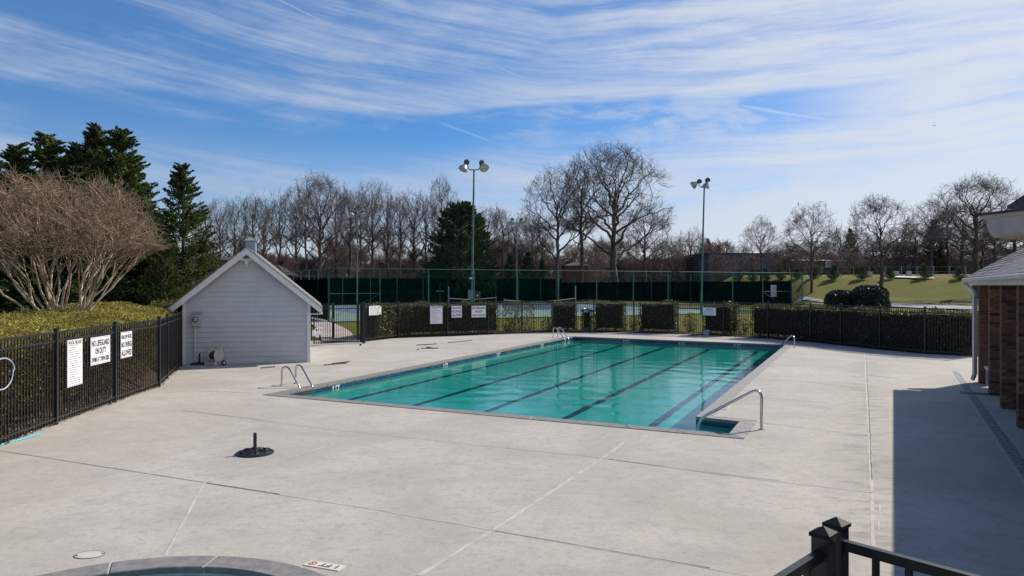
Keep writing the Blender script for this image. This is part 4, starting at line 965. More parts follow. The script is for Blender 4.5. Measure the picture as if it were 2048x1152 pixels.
# umbrella stand and white pot at the far fence
pc = G(1386, 671.5); us = empty('sapling_stand', pc, 'dark low stand with a short pole on the far deck', 'umbrella stand')
MB().lathe([(0.26, 0), (0.26, 0.03), (0.1, 0.06), (0.0, 0.06)], pc, 20).build('stand_disc', M['castiron'], us, True)
MB().tube([pc + Vector((0, 0, 0.05)), pc + Vector((0.02, 0, 0.42))], 0.022, 8).build('stand_pole', M['castiron'], us, True)
pp = G(1413, 670.5); tag(MB().lathe([(0.0, 0.0), (0.13, 0.0), (0.17, 0.1), (0.19, 0.27), (0.2, 0.29), (0.17, 0.29), (0.15, 0.2), (0.0, 0.2)], pp, 20).build('plant_pot', mat('pale_grey_pot', (0.42, 0.48, 0.50), 0.6), None, True), 'pale round pot standing at the far fence under the notice', 'pot')

# ------------------------------------------------------------------ brick building at the right edge
bld = empty('brick_clubhouse', SD(20, 2.1), 'brown brick pavilion with shingle hip roof and brick piers at the right edge', 'building')
EH = 2.9
BL, BWD, BHH = 0.20, 0.095, 0.062
pitch = BHH + 0.010
brick_me = []
for mm_ in M['brickmats']:
    me = MB().box((0, 0, 0), (BL, 0.1, BHH)).mesh('brick'); me.materials.append(mm_); brick_me.append(me)
header_me = []
for mm_ in M['brickmats']:
    me = MB().box((0, 0, 0), (0.095, 0.1, BHH)).mesh('brick'); me.materials.append(mm_); header_me.append(me)
count = [0]; rest = MB()
ang_v = math.atan2(v_dir.y, v_dir.x); ang_u = math.atan2(e_dir.y, e_dir.x)
def col_inv(o, par): o.parent = par; o.matrix_parent_inverse = (par.parent.matrix_basis @ par.matrix_parent_inverse @ par.matrix_basis).inverted() if par.parent else par.matrix_basis.inverted()
def pier(s, d, wv, lu, single):
    """pier whose near face is at s, left face at d; wv wide, lu deep"""
    core = MB(); core.prism([SD(s + 0.012, d + 0.012).xy, SD(s + 0.012, d + wv - 0.012).xy, SD(s + lu - 0.012, d + wv - 0.012).xy, SD(s + lu - 0.012, d + 0.012).xy], 0.0, EH - 0.16)
    p = core.build('brick_pier', M['piermortar'], bld)
    z = 0.035; i = 0
    nb = round(wv / (BL + 0.01))
    while z < EH - 0.2:
        # near face (runs along v)
        x = 0.0; first = True
        seq = ([0.5] + [1] * 10) if i % 2 else [1] * 10
        for w8 in seq:
            wl = BL if w8 == 1 else 0.095
            if x + wl > wv + 0.001: wl = wv - x
            if wl < 0.03: break
            c = SD(s + 0.05 - 0.0, d + x + wl / 2, z)
            if single and count[0] < 300 and abs(wl - BL) < 0.004 or (single and count[0] < 300 and abs(wl - 0.095) < 0.004):
                me = rnd.choices(brick_me if w8 == 1 and abs(wl - BL) < 0.004 else header_me, (5, 3, 2))[0]
                o = bpy.data.objects.new('brick', me); C.objects.link(o); col_inv(o, p); o.location = c; o.rotation_euler.z = ang_v; count[0] += 1
            else: rest.box(c, (wl, 0.1, BHH), v_dir, e_dir)
            x += wl + 0.010
        # left face (runs along u), beginning behind the near face brick
        x = 0.10 + 0.01
        while x < lu - 0.03:
            wl = min(BL, lu - x); rest.box(SD(s + x + wl / 2, d + 0.05, z), (wl, 0.1, BHH), e_dir, -v_dir); x += wl + 0.01
        z += pitch; i += 1
    return p
for s, sg, lu, wv in ((16.62, True, 0.30, 0.61), (19.08, True, 0.30, 0.61), (21.28, True, 0.30, 0.61), (23.62, False, 0.45, 0.40), (14.2, False, 0.3, 0.61), (11.8, False, 0.3, 0.61)):
    pier(s, 2.09, wv, lu, sg)
rest.build('bricks', M['brickmat'], bld)['kind'] = 'stuff'
# wall of the building behind the porch
MB().prism([SD(2, 4.6).xy, SD(2, 4.9).xy, SD(20.4, 4.9).xy, SD(20.4, 4.6).xy], 0, EH - 0.16).build('wall', M['brickmat'], bld)
# hip roof
s0, s1, d0, d1 = -3.0, 24.55, 1.86, 9.0; half = (d1 - d0) / 2; SLP = 0.64
e1, e2, e3, e4 = SD(s0, d0, EH), SD(s1, d0, EH), SD(s1, d1, EH), SD(s0, d1, EH); r1, r2 = SD(s0 + half, d0 + half, EH + half * SLP), SD(s1 - half, d0 + half, EH + half * SLP)
rm = MB(); rm.add([e1, e2, e3, e4, r1, r2], [(0, 4, 5, 1), (1, 5, 2), (2, 5, 4, 3), (3, 4, 0), (0, 1, 2, 3)]); roof_o = rm.build('roof', M['roofdark'], bld)
# shingles one by one on the slope facing the pool
shm = [mat('shingle_' + n_, c_2, 0.95, var=0.3, vscale=16, bump=0.6, bscale=120) for n_, c_2 in (('slate', (0.15, 0.155, 0.17)), ('charcoal', (0.10, 0.10, 0.115)), ('ash', (0.20, 0.20, 0.21)))]
sh_me = []
for mm_ in shm:
    me = MB().box((0, 0, 0), (0.305, 0.20, 0.012)).mesh('shingle'); me.materials.append(mm_); sh_me.append(me)
slope = math.atan(SLP); cnt = 0; strest = MB()
upv = (v_dir * math.cos(slope) + Vector((0, 0, math.sin(slope)))); nrm_ = e_dir.cross(upv); nrm_ = -nrm_ if nrm_.z < 0 else nrm_
exp_ = 0.145
for rrow in range(26):
    t = 0.06 + rrow * exp_; horiz = t * math.cos(slope); smax = s1 - horiz
    kk = 0
    while True:
        s = smax - 0.17 - kk * 0.31 - (rrow % 2) * 0.0
        if s < 6.0: break
        kk += 1
        c = SD(s, d0, EH) + upv * t + nrm_ * (0.022 + rnd.uniform(0, 0.006))
        if cnt < 300 and s > 19.2 and rrow < 18:
            o = bpy.data.objects.new('shingle', rnd.choice(sh_me)); C.objects.link(o); o.parent = roof_o; o.matrix_parent_inverse = (bld.matrix_basis @ roof_o.matrix_parent_inverse).inverted()
            tilt = Matrix((e_dir, upv, nrm_)).transposed().to_4x4() @ Matrix.Rotation(-0.07, 4, 'X')
            o.matrix_basis = Matrix.Translation(c) @ tilt; cnt += 1
        else: strest.box(c, (0.305, 0.20, 0.012), e_dir, upv, nrm_)
strest.build('shingles', shm[0], roof_o)['kind'] = 'stuff'
for a, b, q in ((e1, e2, v_dir), (e2, e3, -e_dir)):
    MB().bar(a - Vector((0, 0, 0.10)) + q * 0.02, b - Vector((0, 0, 0.10)) + q * 0.02, 0.03, 0.18).build('fascia', M['cream'], bld)
gut = MB(); ga_ = SD(s0, d0 - 0.06, EH - 0.055); gb_ = SD(s1 + 0.05, d0 - 0.06, EH - 0.055)
gut.bar(ga_, gb_, 0.11, 0.09); gut.build('gutter', M['cream'], bld, bevel=0.02)
MB().box(SD((s0 + s1) / 2, d0 + 0.26, EH - 0.195), (s1 - s0 - 0.06, 0.46, 0.02), e_dir, -v_dir).build('soffit', M['cream'], bld)
MB().box(SD(20, 2.4, EH - 0.10), (9, 0.28, 0.14), e_dir, -v_dir).build('beam', M['cream'], bld)
# downspout
ds = [SD(24.35, 1.78, EH - 0.12), SD(24.35, 1.80, EH - 0.20), SD(23.95, 1.98, EH - 0.40), SD(23.9, 2.0, EH - 0.55), SD(23.9, 2.0, 0.22), SD(23.75, 1.93, 0.10)]
dso = MB()
for a, b in zip(ds, ds[1:]): dso.bar(a, b, 0.075, 0.10)
dso.build('downspout', M['cream'], bld)
# bench end behind the first pier
bn_ = SD(22.9, 2.35); be = empty('porch_bench', bn_, 'pale slatted bench showing behind the furthest brick pier', 'bench')
for i in range(4): MB().box(SD(22.9, 2.2 + i * 0.11, 0.50), (0.9, 0.08, 0.03), e_dir, -v_dir).build('slat', M['signwhite'], be)
for s in (22.55, 23.25):
    for d in (2.22, 2.50): MB().box(SD(s, d, 0.245), (0.05, 0.05, 0.48), e_dir, -v_dir).build('leg', M['galv'], be)
# higher roof of the pavilion behind (its dark eave tip) and the near porch eave with gutter
hp = P(2014, 412, 22.4); hr2 = empty('upper_roof', hp, 'dark roof corner of a taller building at the upper right edge', 'roof')
a_ = hp; b_2 = hp + Vector((2.6, 0.0, 1.75)); mbh = MB(); th_ = Vector((0, 0, -0.10)); bk = Vector((3.0, -0.6, 0))
mbh.add([a_, b_2, b_2 + bk, a_ + bk, a_ + th_, b_2 + th_, b_2 + bk + th_, a_ + bk + th_], [(0, 1, 2, 3), (7, 6, 5, 4), (0, 4, 5, 1), (1, 5, 6, 2), (2, 6, 7, 3), (3, 7, 4, 0)]); mbh.build('roof_slab', M['roofdark'], hr2)
mbh2 = MB(); a5 = a_ + Vector((0.45, 0.4, -0.25)); mbh2.add([a5, a5 + Vector((3, 0, 0)), a5 + Vector((3, 0, 1.5)), a5 + Vector((0.2, 0, 0.30))] + [p + bk * 0.9 for p in (a5, a5 + Vector((3, 0, 0)), a5 + Vector((3, 0, 1.5)), a5 + Vector((0.2, 0, 0.30)))], [(0, 1, 2, 3), (7, 6, 5, 4), (0, 4, 5, 1), (2, 6, 7, 3), (3, 7, 4, 0)]); mbh2.build('gable_wall', M['roofdark'], hr2)
npz = 6.0
prof_px = [(1958, 432), (1961, 438), (1968, 440), (1972, 444), (1974, 452), (1977, 462), (1983, 471), (1990, 476), (1996, 476)]
left_prof = [P(x, y, npz) for x, y in prof_px]; topr = P(1960, 430, npz)
pe = empty('porch_eave', left_prof[0], 'grey gutter end of a nearer porch roof jutting in at the upper right', 'roof eave')
dirr = (P(2048, 408, npz * 0.93) - P(1958, 432, npz)); dirr.z = 0; dirr = dirr.normalized()
rise = 0.0
gm2 = MB(); L2 = 2.2; vs = left_prof + [p + dirr * L2 for p in left_prof]; nn_ = len(left_prof)
gm2.add(vs, [(i, i + nn_, i + nn_ + 1, i + 1) for i in range(nn_ - 1)])
bkv = Vector((dirr.y, -dirr.x, 0)) * -0.14
gm2.add([left_prof[0], left_prof[-1], left_prof[-1] + bkv, left_prof[0] + bkv] + [p + dirr * L2 for p in (left_prof[0], left_prof[-1], left_prof[-1] + bkv, left_prof[0] + bkv)], [(0, 1, 2, 3), (0, 3, 7, 4), (2, 6, 7, 3), (1, 5, 6, 2), (4, 7, 6, 5)])
gm2.build('gutter', M['greystucco'], pe)
cnr = left_prof[-1]; MB().box(cnr + dirr * (L2 / 2 + 0.02) + bkv * 1.3 + Vector((0, 0, -0.006)), (L2, 0.36, 0.012), dirr).build('soffit', M['tan'], pe)
MB().bar(left_prof[0] + Vector((0, 0, 0.008)) - dirr * 0.015, left_prof[0] + dirr * L2 + Vector((0, 0, 0.008)), 0.10, 0.014).build('drip_edge', M['roofdark'], pe)

# ------------------------------------------------------------------ tennis courts
cn = P(657, 537, 42.0); cn.z = 0
fdir = Vector((0.9, 0.435, 0)).normalized(); fper = Vector((-fdir.y, fdir.x, 0))
CZ = 0.56; CL_ = 36.3; CDp = 36.5
c00 = Vector((cn.x, cn.y, CZ))
ZT = 3.66
court = MB(); court.prism([(c00 + fdir * a + fper * b).xy for a, b in ((-0.15, -0.15), (CL_ + 0.15, -0.15), (CL_ + 0.15, CDp), (-0.15, CDp))], CZ - 0.5, CZ + 0.02)
cto = tag(court.build('tennis_court', M['court']), kind='structure')
def crect(a0, a1, b0, b1, m, dz, name):
    q = [c00 + fdir * a + fper * b + Vector((0, 0, 0.02 + dz)) for a, b in ((a0, b0), (a1, b0), (a1, b1), (a0, b1))]; MB().add(q, [(0, 1, 2, 3)]).build(name, m, cto)
crect(4.2, 15.15, 6.4, 30.2, M['courtblue'], 0.006, 'play_area'); crect(20.8, 31.75, 6.4, 30.2, M['courtblue'], 0.006, 'play_area')
for a0 in (4.2, 20.8):
    for a in (0, 1.37, 9.63, 10.95): crect(a0 + a, a0 + a + 0.05, 6.4, 30.2, M['courtline'], 0.012, 'court_line')
    for b in (6.4, 11.9, 24.7, 30.15): crect(a0, a0 + 11, b, b + 0.05, M['courtline'], 0.017, 'court_line')
MB().bar(c00 + Vector((0, 0, -0.1)) - fper * 0.22, c00 + fdir * CL_ + Vector((0, 0, -0.1)) - fper * 0.22, 0.1, 0.3).build('court_kerb', M['kerb'], cto)
def court_fence(a, b, label, screen, z0=CZ, posts=None, brace=False, link_=True):
    f = empty('court_fence', a, label, 'fence', 'tall green fences round the tennis court'); d = (b - a); L = d.length; d = d.normalized()
    kk = round(L / 3.05); ps = [j / kk for j in range(kk + 1)] if posts is None else posts
    for t in ps:
        p = a.lerp(b, t); MB().tube([Vector((p.x, p.y, z0 - 0.1)), Vector((p.x, p.y, ZT))], 0.035 if 0 < t < 1 else 0.05, 8).build('post', M['green_pipe'], f, True)
    MB().tube([Vector((a.x, a.y, ZT)), Vector((b.x, b.y, ZT))], 0.022, 6).build('top_rail', M['green_pipe'], f, True)
    if brace:
        for (t0, t1, q) in ((ps[0], ps[1], 1), (ps[-1], ps[-2], 1)):
            p0, p1 = a.lerp(b, t0), a.lerp(b, t1); MB().tube([Vector((p0.x, p0.y, 2.2)), Vector((p1.x, p1.y, 2.2))], 0.02, 6).build('brace_rail', M['green_pipe'], f)
            MB().tube([Vector((p1.x, p1.y, 2.15)), Vector((p0.x, p0.y, 0.75))], 0.008, 5).build('truss_rod', M['green_pipe'], f)
    if link_:
        o_ = -fper * 0.0; MB().add([Vector((a.x, a.y, z0 + 0.03)), Vector((b.x, b.y, z0 + 0.03)), Vector((b.x, b.y, ZT)), Vector((a.x, a.y, ZT))], [(0, 1, 2, 3)]).build('chain_link_mesh', M['chainlink'], f)
    if screen:
        zb, zt = screen; n_ = Vector((-d.y, d.x, 0)) * 0.03
        for j in range(kk):
            p0, p1 = a.lerp(b, j / kk) , a.lerp(b, (j + 1) / kk)
            v = []; NS = 6
            for i in range(NS + 1):
                p = p0.lerp(p1, i / NS) + n_ * (1 + 0.6 * math.sin(i * 2.1 + j)); sag = 0.03 * math.sin(math.pi * i / NS)
                v += [Vector((p.x, p.y, zb + sag * 0.5)), Vector((p.x, p.y, zt - sag))]
            MB().add(v, [(2 * i, 2 * i + 2, 2 * i + 3, 2 * i + 1) for i in range(NS)]).build('windscreen', M['screen'], f)
    return f
near_a, near_b = c00.copy(), c00 + fdir * CL_
far_a, far_b = near_a + fper * CDp, near_b + fper * CDp
court_fence(near_a, near_b, 'tall green chain-link fence along the near side of the tennis court', None, brace=True)
court_fence(far_a, far_b, 'tall fence with black windscreen at the far side of the tennis court', (CZ, 3.46))
court_fence(near_a, far_a, 'green fence with windscreen on the left end of the tennis court', (CZ + 0.1, 3.05))
court_fence(near_b, far_b, 'fence with black windscreen on the right end of the tennis court', (0.98, 3.03))
# small jog with gate at the right corner
jb = near_b + Vector((0.95, 0.25, 0)); court_fence(near_b, jb, 'narrow green fence panel with notice at the right corner of the court', (1.1, 2.9), posts=[0, 1])
# a screen behind the near right bays
def notice(px0, px1, py0, py1, d, label):
    c = P((px0 + px1) / 2, (py0 + py1) / 2, d); wd = (px1 - px0) / F * d; ht = (py1 - py0) / F * d
    return sign(c, (1, 0.3, 0), wd, ht, [], label, (0.85, -0.85, 0.09), 'notices on the court fence', 'court_notice')
notice(1540.5, 1554, 570, 593.5, 59.0, 'larger white notice hanging on the black screen near the court corner')
notice(1573.5, 1583, 580, 596, 60.0, 'smaller white notice on the narrow corner panel of the court fence')
# nets and white posts
def net(pxa, ya, pxb, yb, sag, d0_, d1_, label):
    a, b = P(pxa, ya, d0_), P(pxb, yb, d1_); a.z = b.z = 1.50; n_ = empty('tennis_net', a, label, 'tennis net', 'tennis nets')
    top = [a.lerp(b, t / 10) - Vector((0, 0, sag * math.sin(math.pi * t / 10))) for t in range(11)]
    MB().tube(top, 0.035, 6).build('net_tape', mat('white_net_tape', (0.2, 0.2, 0.22), 0.8) if 'white_net_tape' not in bpy.data.materials else bpy.data.materials['white_net_tape'], n_)
    v = []
    for p in top: v += [p, Vector((p.x, p.y, CZ + 0.05))]
    MB().add(v, [(2 * i, 2 * i + 1, 2 * i + 3, 2 * i + 2) for i in range(10)]).build('net_mesh', M['netveil'], n_)
    for p in (a, b): MB().tube([Vector((p.x, p.y, CZ)), Vector((p.x, p.y, 1.62))], 0.045, 8).build('net_post', M['green_pipe'], n_)
M['netveil'] = veil('black_net', (0.01, 0.01, 0.01), 0.5)
net(897, 594, 992, 594, 0.14, 66, 70, 'left tennis net with pale sagging tape seen through the fence')
net(1008, 597, 1150, 597, 0.20, 58, 66, 'right tennis net with pale sagging tape seen through the fence')
for (x, y0, y1, d, lb_) in ((897.5, 573, 592, 66, 'short white post at the left end of the left net'), (1151, 572, 602, 62, 'tall white post at the right end of the right net'), (1193, 582, 606, 58, 'thin white post right of the nets')):
    q = P(x, y0, d); tag(MB().tube([Vector((q.x, q.y, CZ)), q], 0.045 if x > 1100 and x < 1160 else 0.03, 8).build('white_post', M['lampgrey'], None, True), lb_, 'post', 'white posts on the tennis court')
tx = P(880, 582, 64); ts = empty('scoreboard_stand', tx, 'thin cross-shaped stand on the tennis court left of the nets', 'stand')
MB().tube([Vector((tx.x, tx.y, CZ)), tx + Vector((0, 0, 0.8))], 0.02, 6).build('mast', M['lampdark'], ts); MB().bar(tx - Vector((0.35, 0, 0)), tx + Vector((0.35, 0, 0)), 0.03, 0.05).build('crossbar', M['lampgrey'], ts)

# ------------------------------------------------------------------ court floodlights
def floodlight(px, top_y, d, lean, label, heads, sc_=1.0, boxes=False):
    p = P(px, HY, d); gz = max(T(p.x, p.y), CZ - 0.1); base_ = Vector((p.x, p.y, gz)); tp = P(px + lean, top_y, d)
    l = empty('court_light', base_, label, 'light pole', 'floodlight poles round the tennis court')
    MB().tube([base_ - Vector((0, 0, 0.2)), base_.lerp(tp, 0.5), tp], [0.085, 0.068, 0.055], 12).build('pole', M['pole'], l, True)
    for (sx_, tilt, turn) in heads:
        r = 0.30
        e = tp + Vector((0.46 * sx_, 0, 0.30))
        arm = round_path([tp + Vector((0, 0, -0.02)), tp + Vector((0.34 * sx_, 0, -0.02)), e + Vector((-0.04 * sx_, 0, 0.02))], 0.2, 6)
        MB().tube(arm, 0.032, 8).build('arm', M['lampdark'], l, True)
        axis = Vector((tilt * sx_, turn, -0.75)).normalized()
        hcn = e + Vector((0.10 * sx_, 0, 0.0))
        hd_ = MB().lathe([(0.07, -0.10), (0.10, 0.0), (0.17, 0.10), (0.25, 0.22), (0.295, 0.36), (0.31, 0.40), (0.30, 0.405), (0.24, 0.24), (0.10, 0.06)], hcn - axis * 0.02, 22, axis).build('lamp_reflector', M['lampgrey'], l, True)
        MB().lathe([(0.0, 0.38), (0.15, 0.385), (0.297, 0.39)], hcn - axis * 0.02, 22, axis).build('lens', mat('lamp_glass', (0.55, 0.55, 0.52), 0.15) if 'lamp_glass' not in bpy.data.materials else bpy.data.materials['lamp_glass'], hd_, True)
        bc = hcn - axis * 0.22
        MB().box(bc, (0.34, 0.24, 0.24), Vector((1, 0, 0.15 * sx_))).build('ballast', M['lampdark'], l, bevel=0.03)
        MB().box(bc + Vector((0, 0, 0.14)), (0.20, 0.16, 0.10), Vector((1, 0, 0.1))).build('ballast_cap', M['lampgrey'], l, bevel=0.02)
    if boxes:
        q = base_ + Vector((-0.03, -0.14, 0)); MB().box(Vector((q.x, q.y, zat(589, d))), (0.36, 0.18, 0.58)).build('control_box', M['galv'], l, bevel=0.01)
        MB().box(Vector((q.x + 0.42, q.y, zat(590.5, d))), (0.32, 0.18, 0.48)).build('switch_box', M['lampdark'], l, bevel=0.01)
        MB().lathe([(0.0, 0.02), (0.055, 0.015), (0.06, 0.0)], Vector((q.x + 0.42, q.y - 0.1, zat(591, d))), 14, (0, -1, 0)).build('dial', M['signwhite'], l)
        MB().tube([base_ + Vector((0.1, -0.08, 1.2)), base_.lerp(tp, 0.3) + Vector((0.09, -0.06, 0))], 0.02, 6).build('conduit', M['green_pipe'], l)
        MB().box(base_.lerp(tp, 0.52) + Vector((-0.12, -0.1, 0.0)) * 1.0 + Vector((0, 0, -2.4)), (0.2, 0.12, 0.12)).build('small_lamp', M['white'], l)
    return l
floodlight(943, 339, 47.0, 5, 'tall court floodlight pole with twin bell lamps left of centre', [(-1, 0.35, -0.35), (1, 0.35, -0.75)], boxes=True)
floodlight(1402, 374, 54.5, 6.5, 'tall court floodlight pole with twin lamps right of centre', [(-1, 1.3, 0.2), (0.35, -0.5, 0.2)])
floodlight(1033, 447, 84.0, 1, 'shorter looking far floodlight pole in front of the bare trees', [(-1, 0.2, -0.7), (1, 0.2, -0.7)])
floodlight(714, 432, 78.0, 1, 'far floodlight pole at the left against the wood', [(-1, 0.2, -0.7), (1, 0.2, -0.7)])

# ------------------------------------------------------------------ road, path, beds
rl = [TG(x, y) for x, y in ((1592, 600.5), (1660, 602), (1750, 605.5), (1850, 609.5), (1950, 614))]
rr = [TG(x, y) for x, y in ((1592, 606.5), (1660, 608.5), (1750, 612.5), (1850, 617.5), (1950, 623))]
def ext(pts, k1=10, k2=10):
    a = pts[0] + (pts[0] - pts[1]).normalized() * k1; b = pts[-1] + (pts[-1] - pts[-2]).normalized() * k2; return [a] + pts + [b]
tag(drape('road', ext(rr, 1), ext(rl, 1), 0.05, M['asphalt'], 40), kind='structure')
kb = [p + Vector((0.05, 0.35, 0)) for p in ext(rl, 1)]
tag(drape('kerb', ext(rl, 1), kb, 0.16, M['kerb'], 40), kind='structure')
pl0 = [TG(590, 641), TG(630, 655), TG(640, 672), TG(645, 684)]; pr0 = [TG(610, 637), TG(665, 648), TG(700, 664), TG(722, 684)]
tag(drape('footpath', [Vector((-13.8, 50, 0))] + pl0, [Vector((-12.0, 50, 0))] + pr0, 0.05, M['pathc'], 26), kind='structure')
bed = MB(); bp_ = [(p.x - 0.10, p.y) for p in LEFT[:9]] + [(-12.6, 27), (-16, 27), (-16, 2)]
tag(drape('mulch_bed', [Vector((x - 0.06, y, 0)) for x, y in [(p.x, p.y) for p in LEFT[:9]]], [Vector((x - 5.5, y, 0)) for x, y in [(p.x, p.y) for p in LEFT[:9]]], 0.03, M['mulch'], 40), kind='structure')
tag(drape('mulch_bed', [p + Vector((0, 0.16, 0)) for p in FENCE], [p + Vector((0, 1.5, 0)) for p in FENCE], 0.04, M['mulch'], 40), kind='structure')

# ------------------------------------------------------------------ vegetation generators
def leaf_tris(rs, pts, size, stretch=2.0, up=0.0, outdir=None, quad=False):
    """one small leaf per point: folded rhombus (2 triangles) with random orientation"""
    n = len(pts); a = rs.normal(size=(n, 3)); 
    if outdir is not None: a = a * 0.9 + outdir * 1.0
    a[:, 2] += up; a /= np.linalg.norm(a, axis=1)[:, None] + 1e-9
    b = np.cross(a, rs.normal(size=(n, 3))); b /= np.linalg.norm(b, axis=1)[:, None] + 1e-9
    s = size * rs.uniform(0.6, 1.35, (n, 1))
    p0 = pts - a * s * stretch / 2; p1 = pts + b * s / 2; p2 = pts + a * s * stretch / 2; p3 = pts - b * s / 2
    v = np.stack([p0, p1, p2, p3], 1).reshape(-1, 3); i = np.arange(n)[:, None] * 4
    if quad: return v, i + np.array([[0, 1, 2, 3]])
    return v, i + np.array([[0, 1, 2, 3]])
def seg_mesh(name, segs, sides=3):
    """segs: N x 8 (p0, p1, r0, r1) -> tapered tubes"""
    S = np.asarray(segs, float); p0, p1, r0, r1 = S[:, :3], S[:, 3:6], S[:, 6], S[:, 7]
    d = p1 - p0; d /= np.linalg.norm(d, axis=1)[:, None] + 1e-9
    ref = np.where(np.abs(d[:, 2:3]) < 0.9, np.array([[0, 0, 1.0]]), np.array([[1.0, 0, 0]])); u = np.cross(d, ref); u /= np.linalg.norm(u, axis=1)[:, None]; v = np.cross(d, u)
    t = np.arange(sides) * 2 * np.pi / sides; ring = u[:, None, :] * np.cos(t)[None, :, None] + v[:, None, :] * np.sin(t)[None, :, None]
    e = p1 + d * (r1 * 0.5)[:, None]
    A = p0[:, None, :] + ring * r0[:, None, None]; B = e[:, None, :] + ring * r1[:, None, None]
    V = np.concatenate([A, B], 1).reshape(-1, 3); n = len(S); base_ = (np.arange(n) * 2 * sides)[:, None]
    F_ = np.concatenate([base_ + np.array([[j, (j + 1) % sides, (j + 1) % sides + sides, j + sides]]) for j in range(sides)], 0)
    return np_mesh(name, V, F_, True)
def grow(seed, H, crown_r, fork=0.3, lean=0.35, trunk_r=0.28, nl=13, rmin=0.011, up=0.10, droop=0.0, twig=1.0, leader=True, asc=0.55):
    rs = random.Random(seed); thick = []; thin = []
    def branch(p, d, L, r, lvl):
        steps = max(2, {0: 12, 1: 8, 2: 5, 3: 4, 4: 2}[lvl]); sl = L / steps; nodes = []
        for i in range(steps):
            wob = {0: 0.04, 1: 0.085, 2: 0.11, 3: 0.13, 4: 0.12}[lvl]
            d = (d + Vector((rs.gauss(0, wob), rs.gauss(0, wob), rs.gauss(0, wob * 0.6) + (up * 0.7 if lvl > 0 else 0.02)))).normalized()
            q = p + d * sl; ra = max(rmin if lvl < 4 else rmin * 0.65, r * (1 - i / steps * 0.85)); rb = max(rmin * (1 if lvl < 4 else 0.5), r * (1 - (i + 1) / steps * 0.85))
            (thick if lvl <= 1 and ra > 0.04 else thin).append((*p, *q, ra, rb)); p = q; nodes.append((p.copy(), d.copy(), (i + 1) / steps, rb))
        if lvl == 0:
            for j in range(nl):
                t = fork + (1 - fork) * (j + rs.random() * 0.6) / nl; k_ = min(len(nodes) - 1, int(t * steps)); np_, nd, _, nr = nodes[k_]
                hfrac = (t - fork) / (1 - fork); prof = math.sqrt(max(0.06, 1 - (hfrac * 0.92) ** 2)) * (0.65 + 0.35 * min(1, hfrac * 3 + 0.3))
                az_ = j * 2.4 + rs.uniform(-0.4, 0.4); el_ = asc + 0.5 * hfrac + rs.uniform(-0.15, 0.15)
                dd = Vector((math.cos(az_) * math.cos(el_), math.sin(az_) * math.cos(el_), math.sin(el_)))
                branch(np_, dd, crown_r * prof * rs.uniform(0.9, 1.2) / max(0.5, math.cos(el_)), max(0.04, nr * rs.uniform(0.5, 0.72)), 1)
        elif lvl <= 3:
            kids = {1: 10, 2: int(7 * twig + 0.5), 3: int(6 * twig + 0.5)}[lvl]
            for j in range(kids):
                t = 0.18 + 0.8 * (j + rs.random()) / kids; k_ = min(len(nodes) - 1, int(t * steps)); np_, nd, _, nr = nodes[k_]
                side = nd.cross(Vector((rs.gauss(0, 1), rs.gauss(0, 1), rs.gauss(0, 1)))).normalized()
                dd = (nd * 0.75 + side * rs.uniform(0.45, 0.8) + Vector((0, 0, 0.14 - droop))).normalized()
                branch(np_, dd, L * rs.uniform(0.34, 0.55) * (1.12 - 0.5 * t), max(rmin, nr * 0.62), lvl + 1)
    branch(Vector((0, 0, -0.2)), Vector((rs.gauss(0, 0.03), rs.gauss(0, 0.03), 1)).normalized(), H * 0.97, trunk_r, 0)
    A = np.array(thick + thin); top_ = np.percentile(A[:, 5], 99.7); rad_ = np.percentile(np.hypot(A[:, 3], A[:, 4])[A[:, 5] > H * 0.2], 97)
    kz, kr = H / top_, crown_r / rad_
    def fit(L_):
        B = np.array(L_); B[:, [2, 5]] *= kz; B[:, [0, 1, 3, 4]] *= kr; return B
    return seg_mesh('trunk', fit(thick), 6), seg_mesh('crown', fit(thin), 3)
def put_tree(name, meshes, mats, loc, h_scale, w_scale, rz, label, cat, group, thing=None):
    t = empty(name, loc, label, cat, group, rz=rz); t.scale = (w_scale, w_scale, h_scale)
    for me, m, nm in zip(meshes, mats, ('trunk', 'crown')):
        if me is None: continue
        o = bpy.data.objects.new(nm, me); C.objects.link(o); o.parent = t
        if not me.materials: me.materials.append(m)
        if me.materials[0] != m: o.material_slots[0].link = 'OBJECT'; o.material_slots[0].material = m
    return t
